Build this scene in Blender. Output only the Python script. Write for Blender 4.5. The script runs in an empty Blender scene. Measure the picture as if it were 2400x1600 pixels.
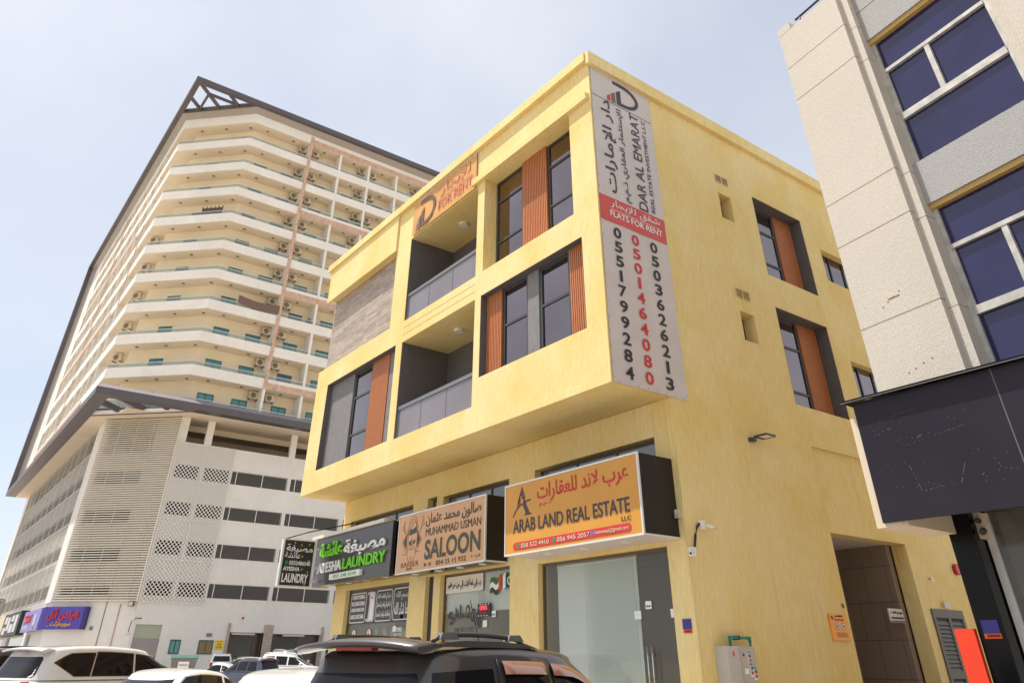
import bpy, math, random
from mathutils import Vector as V3, Matrix
random.seed(7)
R = math.radians
S = bpy.context.scene
COL = S.collection

# ------------------------------------------------------------------ camera, sky, sun, exposure
YAW, PITCH, ROLL, FPX = 0.930314996, 0.587420099, 0.003413784, 1689.53797
cam = bpy.data.cameras.new('camera'); cam.sensor_width = 36; cam.sensor_fit = 'HORIZONTAL'
cam.lens = FPX / 2400 * 36; cam.shift_y = (422.61 - 800) / 2400
cam.clip_start = .1; cam.clip_end = 3000
co = bpy.data.objects.new('camera', cam); COL.objects.link(co); S.camera = co
f = V3((math.cos(PITCH)*math.cos(YAW), math.cos(PITCH)*math.sin(YAW), math.sin(PITCH)))
r = V3((math.sin(YAW), -math.cos(YAW), 0)); u = r.cross(f)
r2 = r*math.cos(ROLL) + u*math.sin(ROLL); u2 = u*math.cos(ROLL) - r*math.sin(ROLL)
co.matrix_world = Matrix(((r2.x, u2.x, -f.x, 0), (r2.y, u2.y, -f.y, 0), (r2.z, u2.z, -f.z, 1.6), (0, 0, 0, 1)))

SUN_EL, SUN_AZ = 68, 140
w = bpy.data.worlds.new('World'); S.world = w; w.use_nodes = True
nt = w.node_tree; bg = nt.nodes['Background']
sky = nt.nodes.new('ShaderNodeTexSky'); sky.sky_type = 'NISHITA'; sky.sun_disc = False
sky.sun_elevation = R(SUN_EL); sky.sun_rotation = R(90 - SUN_AZ)
sky.air_density = 1.0; sky.dust_density = 1.0; sky.ozone_density = 1.5
mx = nt.nodes.new('ShaderNodeMix'); mx.data_type = 'RGBA'; mx.inputs[0].default_value = .62   # thin even haze veil over the blue
mx.inputs[7].default_value = (6.6, 6.75, 7.05, 1)
wt = nt.nodes.new('ShaderNodeTexCoord'); wn = nt.nodes.new('ShaderNodeTexNoise'); wn.inputs['Scale'].default_value = 2.2; wn.inputs['Detail'].default_value = 4; wr = nt.nodes.new('ShaderNodeMapRange')
for k_, v_ in ((1, .3), (2, .7), (3, .48), (4, .76)): wr.inputs[k_].default_value = v_      # the veil is uneven
nt.links.new(wt.outputs['Generated'], wn.inputs['Vector']); nt.links.new(wn.outputs[0], wr.inputs[0]); nt.links.new(wr.outputs[0], mx.inputs[0])
nt.links.new(sky.outputs[0], mx.inputs[6]); nt.links.new(mx.outputs[2], bg.inputs[0]); bg.inputs[1].default_value = .092
sl = bpy.data.lights.new('sun', 'SUN'); sl.energy = 3.75; sl.angle = R(.6); sl.color = (1, .95, .87)
so = bpy.data.objects.new('sun', sl); COL.objects.link(so)
sd = V3((math.cos(R(SUN_EL))*math.cos(R(SUN_AZ)), math.cos(R(SUN_EL))*math.sin(R(SUN_AZ)), math.sin(R(SUN_EL))))
so.rotation_euler = (-sd).to_track_quat('-Z', 'Y').to_euler()
S.view_settings.view_transform = 'Standard'; S.view_settings.look = 'None'
S.view_settings.exposure = .72; S.view_settings.gamma = 1
S.cycles.max_bounces = 7; S.cycles.transparent_max_bounces = 12

# ------------------------------------------------------------------ materials
MATS = {}
def mat(name, c, rough=.6, metal=0, var=None, bump=None, spec=.5, coat=0, alpha=1, stretch=(1, 1, 1), emit=None, stain=None):
    """var=(scale, amount) mottles the colour, bump=(scale, strength), stretch scales the coordinates"""
    if name in MATS: return MATS[name]
    m = bpy.data.materials.new(name); m.use_nodes = True; n = m.node_tree; b = n.nodes['Principled BSDF']
    b.inputs['Base Color'].default_value = (*c, 1); b.inputs['Roughness'].default_value = rough
    b.inputs['Metallic'].default_value = metal; b.inputs['Specular IOR Level'].default_value = spec
    b.inputs['Coat Weight'].default_value = coat; b.inputs['Coat Roughness'].default_value = .04
    b.inputs['Alpha'].default_value = alpha
    if emit: b.inputs['Emission Color'].default_value = (*emit[:3], 1); b.inputs['Emission Strength'].default_value = emit[3]
    if var or bump or stain:
        tc = n.nodes.new('ShaderNodeTexCoord'); mp = n.nodes.new('ShaderNodeMapping'); mp.inputs['Scale'].default_value = stretch
        n.links.new(tc.outputs['Object'], mp.inputs[0])
        last = None
        def noise(sc, det, src):
            t = n.nodes.new('ShaderNodeTexNoise'); t.inputs['Scale'].default_value = sc; t.inputs['Detail'].default_value = det
            n.links.new(src, t.inputs['Vector']); return t
        def shade(fac, amt, prev, dark=None):
            rmp = n.nodes.new('ShaderNodeMapRange'); rmp.inputs[1].default_value = .3; rmp.inputs[2].default_value = .7
            rmp.inputs[3].default_value = 1 - amt; rmp.inputs[4].default_value = 1 + amt*.7
            n.links.new(fac, rmp.inputs[0])
            mx = n.nodes.new('ShaderNodeMix'); mx.data_type = 'RGBA'; mx.blend_type = 'MULTIPLY'; mx.inputs[0].default_value = 1
            if prev: n.links.new(prev, mx.inputs[6])
            else: mx.inputs[6].default_value = (*c, 1)
            n.links.new(rmp.outputs[0], mx.inputs[7]); return mx.outputs[2]
        if var:
            t = noise(var[0], 6, mp.outputs[0]); last = shade(t.outputs[0], var[1], last)
        if stain:
            t2 = noise(stain[0], 4, tc.outputs['Object']); last = shade(t2.outputs[0], stain[1], last)
        if last: n.links.new(last, b.inputs['Base Color'])
        if bump:
            t = noise(bump[0], 5, mp.outputs[0]); bp = n.nodes.new('ShaderNodeBump')
            bp.inputs['Strength'].default_value = bump[1]; bp.inputs['Distance'].default_value = .02
            n.links.new(t.outputs[0], bp.inputs['Height']); n.links.new(bp.outputs[0], b.inputs['Normal'])
    MATS[name] = m; return m

def glass(name, tint, refl=1.5, trans=.6, rough=.02):
    """a pane one can look through: tinted transparency with a fresnel mirror on top"""
    if name in MATS: return MATS[name]
    m = bpy.data.materials.new(name); m.use_nodes = True; n = m.node_tree; n.nodes.clear()
    o = n.nodes.new('ShaderNodeOutputMaterial'); tr = n.nodes.new('ShaderNodeBsdfTransparent'); tr.inputs[0].default_value = (*tint, 1)
    df = n.nodes.new('ShaderNodeBsdfDiffuse'); df.inputs[0].default_value = (*[min(1, x*.7) for x in tint], 1)
    m1 = n.nodes.new('ShaderNodeMixShader'); m1.inputs[0].default_value = trans
    gl = n.nodes.new('ShaderNodeBsdfGlossy'); gl.inputs['Roughness'].default_value = rough
    fr0 = n.nodes.new('ShaderNodeFresnel'); fr0.inputs[0].default_value = refl
    ge = n.nodes.new('ShaderNodeNewGeometry'); fr = n.nodes.new('ShaderNodeMath'); fr.operation = 'MULTIPLY'; inv = n.nodes.new('ShaderNodeMath'); inv.operation = 'SUBTRACT'; inv.inputs[0].default_value = 1
    n.links.new(ge.outputs['Backfacing'], inv.inputs[1]); n.links.new(fr0.outputs[0], fr.inputs[0]); n.links.new(inv.outputs[0], fr.inputs[1])
    m2 = n.nodes.new('ShaderNodeMixShader')
    n.links.new(df.outputs[0], m1.inputs[1]); n.links.new(tr.outputs[0], m1.inputs[2])
    n.links.new(fr.outputs[0], m2.inputs[0]); n.links.new(m1.outputs[0], m2.inputs[1]); n.links.new(gl.outputs[0], m2.inputs[2])
    n.links.new(m2.outputs[0], o.inputs[0]); MATS[name] = m; return m

def screen_mat(name, c, scale, hole, rot=45, squash=(1, 1, 1)):
    """perforated sheet: round holes on a regular grid, the sheet keeps its own colour"""
    if name in MATS: return MATS[name]
    m = mat(name, c, .6); n = m.node_tree; b = n.nodes['Principled BSDF']
    uv = n.nodes.new('ShaderNodeTexCoord'); mp = n.nodes.new('ShaderNodeMapping')
    mp.inputs['Rotation'].default_value = (0, 0, R(rot)); mp.inputs['Scale'].default_value = (scale*squash[0], scale*squash[1], 1)
    vo = n.nodes.new('ShaderNodeTexVoronoi'); vo.voronoi_dimensions = '2D'; vo.inputs['Randomness'].default_value = 0; vo.inputs['Scale'].default_value = 1
    gt = n.nodes.new('ShaderNodeMath'); gt.operation = 'GREATER_THAN'; gt.inputs[1].default_value = hole
    n.links.new(uv.outputs['UV'], mp.inputs[0]); n.links.new(mp.outputs[0], vo.inputs['Vector'])
    n.links.new(vo.outputs['Distance'], gt.inputs[0]); n.links.new(gt.outputs[0], b.inputs['Alpha']); return m

def stucco(name, pale, mid, deep, grain=1.0, bev=.018):
    """combed render: upright grain, cloudy patches of faded and deeper paint, faint dust runs; worn rounded arrises"""
    m = mat(name, mid, .88, spec=.15); n = m.node_tree; b = n.nodes['Principled BSDF']; L = n.links.new
    tc = n.nodes.new('ShaderNodeTexCoord')
    def nz(scale, det, st, dist=0):
        mp = n.nodes.new('ShaderNodeMapping'); mp.inputs['Scale'].default_value = st; L(tc.outputs['Object'], mp.inputs[0])
        t = n.nodes.new('ShaderNodeTexNoise'); t.inputs['Scale'].default_value = scale; t.inputs['Detail'].default_value = det; t.inputs['Distortion'].default_value = dist; L(mp.outputs[0], t.inputs['Vector']); return t.outputs[0]
    def rmp(f, a, c, lo, hi):
        q = n.nodes.new('ShaderNodeMapRange'); q.inputs[1].default_value, q.inputs[2].default_value, q.inputs[3].default_value, q.inputs[4].default_value = a, c, lo, hi; L(f, q.inputs[0]); return q.outputs[0]
    def mix(f, a, c, mode='MIX'):
        q = n.nodes.new('ShaderNodeMix'); q.data_type = 'RGBA'; q.blend_type = mode
        for sock, v in ((q.inputs[0], f), (q.inputs[6], a), (q.inputs[7], c)):
            if isinstance(v, tuple): sock.default_value = (*v, 1)
            elif isinstance(v, (int, float)): sock.default_value = v
            else: L(v, sock)
        return q.outputs[2]
    cl = mix(rmp(nz(.55, 5, (1, 1, .8), .6), .38, .62, 0, 1), pale, deep)
    cl = mix(rmp(nz(1.6, 6, (1, 1, .5), .3), .35, .7, 0, .75), cl, mid)
    cl = mix(1.0, cl, rmp(nz(9, 5, (3, 3, .35)), .3, .7, 1-.17*grain, 1+.10*grain), 'MULTIPLY')
    cl = mix(1.0, cl, rmp(nz(2.2, 4, (5, 5, .13)), .60, .74, 1, .86), 'MULTIPLY')
    L(cl, b.inputs['Base Color'])
    bv = n.nodes.new('ShaderNodeBevel'); bv.samples = 3; bv.inputs['Radius'].default_value = bev
    bp = n.nodes.new('ShaderNodeBump'); bp.inputs['Strength'].default_value = .75; bp.inputs['Distance'].default_value = .02
    L(nz(9, 6, (3.2, 3.2, .5)), bp.inputs['Height']); L(bv.outputs[0], bp.inputs['Normal']); L(bp.outputs[0], b.inputs['Normal']); return m
YEL = stucco('yellow_stucco', (.815, .665, .345), (.795, .615, .27), (.77, .57, .215), .6)
CREAM = mat('cream_render', (.80, .765, .705), .8, var=(3, .05), stain=(.3, .05), spec=.2)
WHITE = mat('white_render', (.75, .72, .675), .8, stain=(.25, .06), var=(2, .03), spec=.2)
BWALL = mat('beige_wall', (.80, .70, .52), .85, stain=(.4, .05), spec=.2)
PINK = mat('pink_stone', (.60, .40, .30), .8, var=(3.5, .22), spec=.2)
PURP = mat('aubergine_cladding', (.10, .086, .094), .45, var=(1, .05))
GREYC = mat('grey_cladding', (.33, .30, .27), .5, var=(1.2, .06))
DGREY = mat('dark_grey_paint', (.115, .105, .105), .65, var=(4, .08))
MGREY = mat('mid_grey_render', (.20, .19, .19), .75, var=(7, .12), bump=(12, .2))
BRZ = mat('bronze_glass', (.26, .215, .215), .05, metal=1, stain=(.35, .22))
FRAME = mat('anthracite_frame', (.055, .058, .062), .4)
ORANGE = mat('terracotta_slats', (.48, .17, .06), .5, var=(8, .08))
WOOD = None
BLACK = mat('black_panel', (.024, .018, .014), .35, stain=(1.2, .2), spec=.25)
GLOSSB = mat('gloss_black_panel', (.007, .006, .006), .12, spec=.15)
ALU = mat('aluminium_trim', (.72, .71, .69), .4, metal=.3)
WHITEP = mat('white_plastic', (.78, .77, .74), .4)
PINKB = mat('pale_ceiling_panel', (.62, .54, .49), .5)
CLEAR = glass('shop_glass', (.93, .94, .93), 1.5, .97)
CLEARG = glass('balcony_glass', (.80, .85, .83), 1.45, .86)
GREYGL = mat('grey_balustrade_glass', (.19, .165, .175), .06, spec=.9, stain=(.6, .15))
TEAL = mat('teal_glass', (.015, .17, .20), .04, spec=1.0)
TEALS = [TEAL, TEAL, mat('pale_teal_glass', (.05, .22, .24), .06, spec=1.0), mat('deep_teal_glass', (.008, .11, .125), .04, spec=.8)]
GREENF = mat('green_frame', (.01, .10, .065), .4)
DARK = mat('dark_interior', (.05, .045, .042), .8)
BLUEGL = mat('indigo_window_film', (.019, .015, .068), .04, spec=.7, stain=(.9, .35))
STONE = mat('beige_textured_render', (.55, .50, .43), .9, var=(30, .07), bump=(45, .4), stretch=(1.4, 1.4, .5), stain=(.4, .05), spec=.2)
GSTONE = mat('grey_textured_render', (.38, .37, .36), .9, var=(60, .18), bump=(60, .8), spec=.2)
TYRE = mat('tyre_rubber', (.015, .015, .016), .8)
RIM = mat('alloy_rim', (.5, .5, .5), .3, metal=.8)
CARGL = mat('tinted_car_glass', (.010, .009, .010), .03, spec=.32)
REDL = mat('red_lamp', (.45, .01, .012), .2)
CHROME = mat('chrome_trim', (.62, .6, .55), .15, metal=1)
TXT = {}
def ink(name, c, rough=.5): return mat(name+'_ink', c, rough)
K_BLACK = ink('black', (.025, .022, .024)); K_WHITE = ink('white', (.80, .80, .78)); K_RED = ink('red', (.58, .035, .03))
K_NAVY = ink('navy', (.05, .04, .06)); K_GREEN = ink('lime', (.18, .62, .03)); K_GOLD = ink('gold', (.75, .42, .12))
K_DKGREEN = ink('bottle_green', (.055, .06, .045)); K_PALE = ink('pale', (.72, .62, .42)); K_MAROON = ink('maroon', (.12, .035, .05))
K_WHATS = ink('phone_green', (.01, .25, .07))

# ------------------------------------------------------------------ mesh helpers
ORG = {}
def org(o): return ORG.get(o.name, V3((0, 0, 0)))
class MB:
    def __init__(s): s.v = []; s.f = []; s.uv = {}; s.sm = set()
    def quad(s, *p):
        i = len(s.v); s.v += [tuple(q) for q in p]; s.f.append(tuple(range(i, i+len(p)))); return s
    def box(s, x0, x1, y0, y1, z0, z1):
        return s.obox((0, 0, 0), (1, 0, 0), (0, 1, 0), (0, 0, 1), x0, x1, y0, y1, z0, z1)
    def obox(s, o, U, W, N, a0, a1, b0, b1, c0, c1):
        o, U, W, N = V3(o), V3(U), V3(W), V3(N); i = len(s.v)
        for c in (c0, c1):
            for b in (b0, b1):
                for a in (a0, a1): s.v.append(tuple(o+U*a+W*b+N*c))
        s.f += [tuple(i+k for k in q) for q in ((0, 2, 3, 1), (4, 5, 7, 6), (0, 1, 5, 4), (2, 6, 7, 3), (0, 4, 6, 2), (1, 3, 7, 5))]; return s
    def prism(s, pts, o, U, W, d0, d1):
        """2D polygon in the (U, W) plane pushed from d0 to d1 along U x W"""
        o, U, W = V3(o), V3(U), V3(W); N = U.cross(W); n = len(pts); i = len(s.v)
        for d in (d0, d1):
            for a, b in pts: s.v.append(tuple(o+U*a+W*b+N*d))
        s.f.append(tuple(i+n-1-k for k in range(n))); s.f.append(tuple(i+n+k for k in range(n)))
        for k in range(n): s.f.append((i+k, i+(k+1) % n, i+n+(k+1) % n, i+n+k))
        return s
    def tube(s, pts, rad, n=8, cap=True):
        pts = [V3(p) for p in pts]; i0 = len(s.v); rr = rad if hasattr(rad, '__len__') else [rad]*len(pts)
        for k, p in enumerate(pts):
            t = (pts[min(k+1, len(pts)-1)]-pts[max(k-1, 0)]).normalized()
            a = t.cross(V3((0, 0, 1)) if abs(t.z) < .9 else V3((1, 0, 0))).normalized(); b = t.cross(a)
            for j in range(n):
                q = 2*math.pi*j/n; s.v.append(tuple(p+a*math.cos(q)*rr[k]+b*math.sin(q)*rr[k]))
        for k in range(len(pts)-1):
            for j in range(n):
                s.sm.add(len(s.f)); a = i0+k*n+j; b = i0+k*n+(j+1) % n; s.f.append((a, b, b+n, a+n))
        if cap: s.f.append(tuple(i0+n-1-j for j in range(n))); s.f.append(tuple(i0+(len(pts)-1)*n+j for j in range(n)))
        return s
    def grid(s, rows, closed=False, smooth=True):
        i = len(s.v); m = len(rows[0])
        for rw in rows: s.v += [tuple(p) for p in rw]
        for a in range(len(rows)-1):
            for b in range(m if closed else m-1):
                c = (b+1) % m
                if smooth: s.sm.add(len(s.f))
                s.f.append((i+a*m+b, i+a*m+c, i+(a+1)*m+c, i+(a+1)*m+b))
        return s
    def wall(s, o, U, W, us, ws, holes, d):
        """slab in the (U, W) plane with rectangular holes, front at 0 and back at -d along U x W"""
        o, U, W = V3(o), V3(U), V3(W); N = U.cross(W)
        us = sorted(set(list(us)+[h[0] for h in holes]+[h[1] for h in holes])); ws = sorted(set(list(ws)+[h[2] for h in holes]+[h[3] for h in holes]))
        lo, hi = us[0], us[-1]
        def hole(i, j):
            if i < 0 or j < 0 or i >= len(us)-1 or j >= len(ws)-1: return True
            a, b = (us[i]+us[i+1])/2, (ws[j]+ws[j+1])/2
            return any(h[0] < a < h[1] and h[2] < b < h[3] for h in holes)
        P = lambda a, b, c: o+U*a+W*b+N*c
        for i in range(len(us)-1):
            for j in range(len(ws)-1):
                if hole(i, j): continue
                a0, a1, b0, b1 = us[i], us[i+1], ws[j], ws[j+1]
                s.quad(P(a0, b0, 0), P(a1, b0, 0), P(a1, b1, 0), P(a0, b1, 0)); s.quad(P(a1, b0, -d), P(a0, b0, -d), P(a0, b1, -d), P(a1, b1, -d))
                if hole(i-1, j): s.quad(P(a0, b0, -d), P(a0, b0, 0), P(a0, b1, 0), P(a0, b1, -d))
                if hole(i+1, j): s.quad(P(a1, b0, 0), P(a1, b0, -d), P(a1, b1, -d), P(a1, b1, 0))
                if hole(i, j-1): s.quad(P(a0, b0, -d), P(a1, b0, -d), P(a1, b0, 0), P(a0, b0, 0))
                if hole(i, j+1): s.quad(P(a0, b1, 0), P(a1, b1, 0), P(a1, b1, -d), P(a0, b1, -d))
        return s
    def build(s, name, m, parent=None, uvf=None):
        me = bpy.data.meshes.new(name); o0 = org(parent) if parent else V3((0, 0, 0))
        me.from_pydata([(a-o0.x, b-o0.y, c-o0.z) for a, b, c in s.v], [], s.f)
        for i in s.sm: me.polygons[i].use_smooth = True
        if uvf:
            l = me.uv_layers.new(name='UVMap')
            for lp in me.loops: l.data[lp.index].uv = uvf(s.v[lp.vertex_index])
        me.materials.append(m); o = bpy.data.objects.new(name, me); COL.objects.link(o)
        if parent: o.parent = parent
        ORG[o.name] = o0; return o
def thing(name, label, cat, loc=(0, 0, 0), group=None, rz=0):
    o = bpy.data.objects.new(name, None); COL.objects.link(o); o.location = loc; o.rotation_euler = (0, 0, rz)
    o['label'] = label; o['category'] = cat
    if group: o['group'] = group
    ORG[o.name] = V3(loc); return o
def boxes(name, m, parent, *bs):
    for q in bs: MB().box(*q).build(name, m, parent)
def tag(o, label, cat, group=None):
    o['label'] = label; o['category'] = cat
    if group: o['group'] = group
    return o
def struct(o): o['kind'] = 'structure'; return o
def dup(root, loc, rz, label, group=None):
    c = root.copy(); COL.objects.link(c); c.location = loc; c.rotation_euler = (0, 0, rz); c['label'] = label
    if group: c['group'] = group
    for ch in root.children:
        k = ch.copy(); COL.objects.link(k); k.parent = c
        for g in ch.children: q = g.copy(); COL.objects.link(q); q.parent = k
    return c

# ------------------------------------------------------------------ lettering (Arabic is joined and laid out by hand)
AR = {'ا': 0xFE8D, 'أ': 0xFE83, 'إ': 0xFE87, 'آ': 0xFE81, 'ب': 0xFE8F, 'ة': 0xFE93, 'ت': 0xFE95, 'ث': 0xFE99, 'ج': 0xFE9D, 'ح': 0xFEA1, 'خ': 0xFEA5,
      'د': 0xFEA9, 'ذ': 0xFEAB, 'ر': 0xFEAD, 'ز': 0xFEAF, 'س': 0xFEB1, 'ش': 0xFEB5, 'ص': 0xFEB9, 'ض': 0xFEBD, 'ط': 0xFEC1, 'ظ': 0xFEC5, 'ع': 0xFEC9,
      'غ': 0xFECD, 'ف': 0xFED1, 'ق': 0xFED5, 'ك': 0xFED9, 'ل': 0xFEDD, 'م': 0xFEE1, 'ن': 0xFEE5, 'ه': 0xFEE9, 'و': 0xFEED, 'ى': 0xFEEF, 'ي': 0xFEF1, 'ئ': 0xFE89, 'ء': 0xFE80}
NOJOIN = set('اأإآدذرزوةىء'); LIG = {'ا': 0xFEFB, 'أ': 0xFEF7, 'إ': 0xFEF9, 'آ': 0xFEF5}
def arabic(t):
    out = []; i = 0
    while i < len(t):
        ch = t[i]
        if ch not in AR: out.append(ch); i += 1; continue
        prev = i > 0 and t[i-1] in AR and t[i-1] not in NOJOIN
        if ch == 'ل' and i+1 < len(t) and t[i+1] in LIG:
            out.append(chr(LIG[t[i+1]] + (1 if prev else 0))); i += 2; continue
        nxt = i+1 < len(t) and t[i+1] in AR and t[i+1] != 'ء' and ch not in NOJOIN
        out.append(chr(AR[ch] + (3 if prev and nxt else 2 if nxt else 1 if prev else 0))); i += 1
    return ''.join(reversed(out))
def text(body, o, U, W, wd, ht, m, parent, name='lettering', depth=.003, bold=0.0, shear=0, lift=.003):
    """lettering fitted into a wd x ht box whose lower left corner is o"""
    if any(ch in AR for ch in body): body = arabic(body)
    c = bpy.data.curves.new('tmp', 'FONT'); c.body = body; c.offset = bold; c.resolution_u = 4; c.extrude = .5; c.shear = shear
    t = bpy.data.objects.new('tmp', c); COL.objects.link(t)
    me = bpy.data.meshes.new_from_object(t.evaluated_get(bpy.context.evaluated_depsgraph_get()))
    bpy.data.objects.remove(t); bpy.data.curves.remove(c)
    vs = [v.co.copy() for v in me.vertices]
    x0, x1 = min(v.x for v in vs), max(v.x for v in vs); y0, y1 = min(v.y for v in vs), max(v.y for v in vs)
    par = list(range(len(vs)))
    def find(a):
        while par[a] != a: par[a] = par[par[a]]; a = par[a]
        return a
    for e in me.edges: par[find(e.vertices[0])] = find(e.vertices[1])
    isl = {}
    o, U, W = V3(o), V3(U), V3(W); N = U.cross(W); b = MB()
    for k, v in enumerate(vs):
        q = isl.setdefault(find(k), len(isl)) % 5 * .0006
        b.v.append(tuple(o+U*((v.x-x0)/(x1-x0)*wd)+W*((v.y-y0)/(y1-y0)*ht)+N*(lift+q+(v.z+.5)*depth)))
    b.f = [tuple(p.vertices) for p in me.polygons]; bpy.data.meshes.remove(me)
    return b.build(name, m, parent)
FU, UP = (0, -1, 0), (0, 0, 1)          # facing the street (-X): right is -Y
SU = (1, 0, 0)                          # facing the side lane (-Y): right is +X
def ftext(body, x, y, z, wd, ht, m, p, **k): return text(body, (x, y, z), FU, UP, wd, ht, m, p, **k)
def stext(body, x, y, z, wd, ht, m, p, **k): return text(body, (x, y, z), SU, UP, wd, ht, m, p, **k)
def disc(o, U, W, rad, d0, d1, n=20, b=None):
    b = b or MB(); return b.prism([(rad*math.cos(2*math.pi*i/n), rad*math.sin(2*math.pi*i/n)) for i in range(n)], o, U, W, d0, d1)
def rrect(a0, a1, b0, b1, rad, n=5):
    p = []
    for cx, cy, s in ((a1-rad, b0+rad, -90), (a1-rad, b1-rad, 0), (a0+rad, b1-rad, 90), (a0+rad, b0+rad, 180)):
        for i in range(n+1): q = R(s+90*i/n); p.append((cx+rad*math.cos(q), cy+rad*math.sin(q)))
    return p
def stroke(pts, wd, o, U, W, d0, d1, b=None):
    """poly-line drawn as a flat band wd wide"""
    b = b or MB(); n = len(pts); L = []; Rr = []
    for i, p in enumerate(pts):
        a = pts[max(i-1, 0)]; c = pts[min(i+1, n-1)]; tx, ty = c[0]-a[0], c[1]-a[1]; l = math.hypot(tx, ty) or 1
        L.append((p[0]-ty/l*wd/2, p[1]+tx/l*wd/2)); Rr.append((p[0]+ty/l*wd/2, p[1]-tx/l*wd/2))
    for i in range(n-1): b.prism([Rr[i], Rr[i+1], L[i+1], L[i]], o, U, W, d0, d1)
    return b

# ------------------------------------------------------------------ ground
def ground_z(d): t = max(0, min(1, (d-50)/12)); return .45*t*t*(3-2*t)
g = MB(); rows = []
for j in range(41):
    y = [-900, -400, -150, -60, -30, -12][j] if j < 6 else (-12+(j-5)*4 if j < 35 else [140, 190, 260, 400, 650, 900][j-35])
    rows.append([(x, y, ground_z(y)) for x in [-900, -300, -100, -40, -20, -8, 0, 8, 16, 30, 60, 120, 300, 900]])
g.grid([list(reversed(q)) for q in rows], smooth=False)
struct(g.build('ground', mat('pale_sand_ground', (.50, .42, .32), .9, var=(.4, .1), bump=(6, .2))))
g = MB().grid([[(x, y, ground_z(y)+.012) for x in (9.2, -1.5, -9)] for y in range(-60, 131, 3)])
struct(g.build('parking_lot', mat('worn_asphalt', (.26, .24, .22), .9, var=(3, .15), bump=(40, .3))))
g = MB().box(9.2, 60, -60, 36, -.3, .15)
struct(g.build('pavement', mat('grey_pavers', (.52, .45, .37), .85, var=(2, .1), bump=(8, .2))))

# ------------------------------------------------------------------ yellow building
yb = thing('yellow_building', 'three storey yellow stucco building with dark framed recesses above three shops', 'building', (10, 10.1, 0))
XF, YS, YE = 10.0, 10.1, 25.4
# street face of the overhanging box: recesses are real holes in a .5 m thick wall
holes = [(-24.4, -19.45, 6.88, 9.78), (-19.05, -15.08, 6.85, 9.74), (-14.8, -10.72, 7.52, 9.75),
         (-19.05, -15.1, 10.44, 13.36), (-14.75, -10.95, 10.46, 13.46)]
b = MB().wall((XF, 0, 0), FU, UP, [-YE, -20.0, -YS], [6.2, 10.5, 13.36, 14.7], holes + [(-YE, -20.0, 10.5, 13.36)], .5)
# side wall along the lane: ground to parapet, with window holes and the passage
sh = [(14.68, 15.2, 11.65, 12.46), (14.68, 15.23, 8.16, 8.93), (16.28, 18.62, 10.41, 12.93), (16.28, 18.62, 6.88, 9.46),
      (19.4, 21.6, 11.14, 12.2), (19.45, 21.6, 7.62, 8.66), (16.6, 19.87, .15, 4.05)]
b.wall((0, YS, 0), SU, UP, [10.5, 26], [6.2, 14.7], [h for h in sh if h[3] > 6], .45)
b.wall((0, YS, 0), SU, UP, [11.97, 16.55], [0, 6.2], [], .45); b.wall((0, YS, 0), SU, UP, [16.55, 26], [5.92, 6.2], [], .45); b.wall((0, YS+.07, 0), SU, UP, [16.55, 26], [0, 5.92], [sh[-1]], .38)
b.wall((XF+.5, YE, 0), (1, 0, 0), (0, 0, -1), [0, 15.5], [-14.7, -13.36, -10.5, -6.2], [], .4)       # far end wall
b.box(XF+.5, 26, YS+.45, YE-.4, 14.2, 14.35)                                                        # roof
b.box(10.003, 11.67, YS+.003, YE-.003, 6.205, 6.35)                                               # underside of the box
b.box(10.5, 26, YS+.45, YE-.4, 9.95, 10.15)
b.box(25.6, 26, YS+.45, YE-.4, 0, 14.2)
# shop front wall under the box
gh = [(-14.62, -10.62, .15, 3.46), (-14.68, -10.66, 4.7, 5.5), (-18.82, -15.7, .15, 3.52), (-18.88, -15.74, 4.7, 5.48), (-19.58, -19.16, .15, 3.53),
      (-19.74, -19.22, 4.9, 5.54), (-24.5, -20.48, .15, 3.47), (-24.74, -20.56, 4.7, 5.5)]
b.wall((11.67, 0, 0), FU, UP, [-25.32, -10.1], [0, 6.2], gh, .3)
b.wall((11.97, 25.32, 0), (1, 0, 0), (0, 0, -1), [0, 14], [-6.2, 0], [], .3)
b.build('wall', YEL, yb)
# parapet: projecting cap round the top, ledge over the right hand windows, sunk panel by the passage
b = MB()
b.box(9.9, 10.5, 20.0, 25.62, 13.32, 14.72) if False else None
b.box(9.9, 26, 9.97, 10.1, 14.58, 14.98); b.box(9.86, 9.999, 10.1, 25.75, 14.7, 14.98); b.box(10.0, 10.5, 10.1, 25.75, 14.7, 14.98); b.box(10.5, 26, 10.1, 10.5, 14.7, 14.98)
b.box(10.5, 26, 25.35, 25.75, 14.701, 14.979)
b.box(9.88, 9.998, 10.16, 15.3, 13.47, 13.68)
b.build('parapet', YEL, yb)
b = MB().box(9.93, 9.999, 20.0, 25.5, 13.3, 14.7); b.build('fascia_band', YEL, yb)
# timber look tile panel, upper left, set back
m = mat('timber_look_tiles', (.25, .20, .16), .6); n = m.node_tree; tc = n.nodes.new('ShaderNodeTexCoord'); mp = n.nodes.new('ShaderNodeMapping')
br = n.nodes.new('ShaderNodeTexBrick'); br.inputs['Color1'].default_value = (.47, .385, .315, 1); br.inputs['Color2'].default_value = (.32, .265, .22, 1)
br.inputs['Mortar'].default_value = (.11, .09, .075, 1); br.inputs['Scale'].default_value = 1; br.inputs['Mortar Size'].default_value = .006
br.inputs['Brick Width'].default_value = .9; br.inputs['Row Height'].default_value = .115; br.offset = .37
ns = n.nodes.new('ShaderNodeTexNoise'); ns.inputs['Scale'].default_value = 2; mp2 = n.nodes.new('ShaderNodeMapping'); mp2.inputs['Scale'].default_value = (1.2, 14, 1)
mx = n.nodes.new('ShaderNodeMix'); mx.data_type = 'RGBA'; mx.blend_type = 'OVERLAY'; mx.inputs[0].default_value = .6
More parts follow.
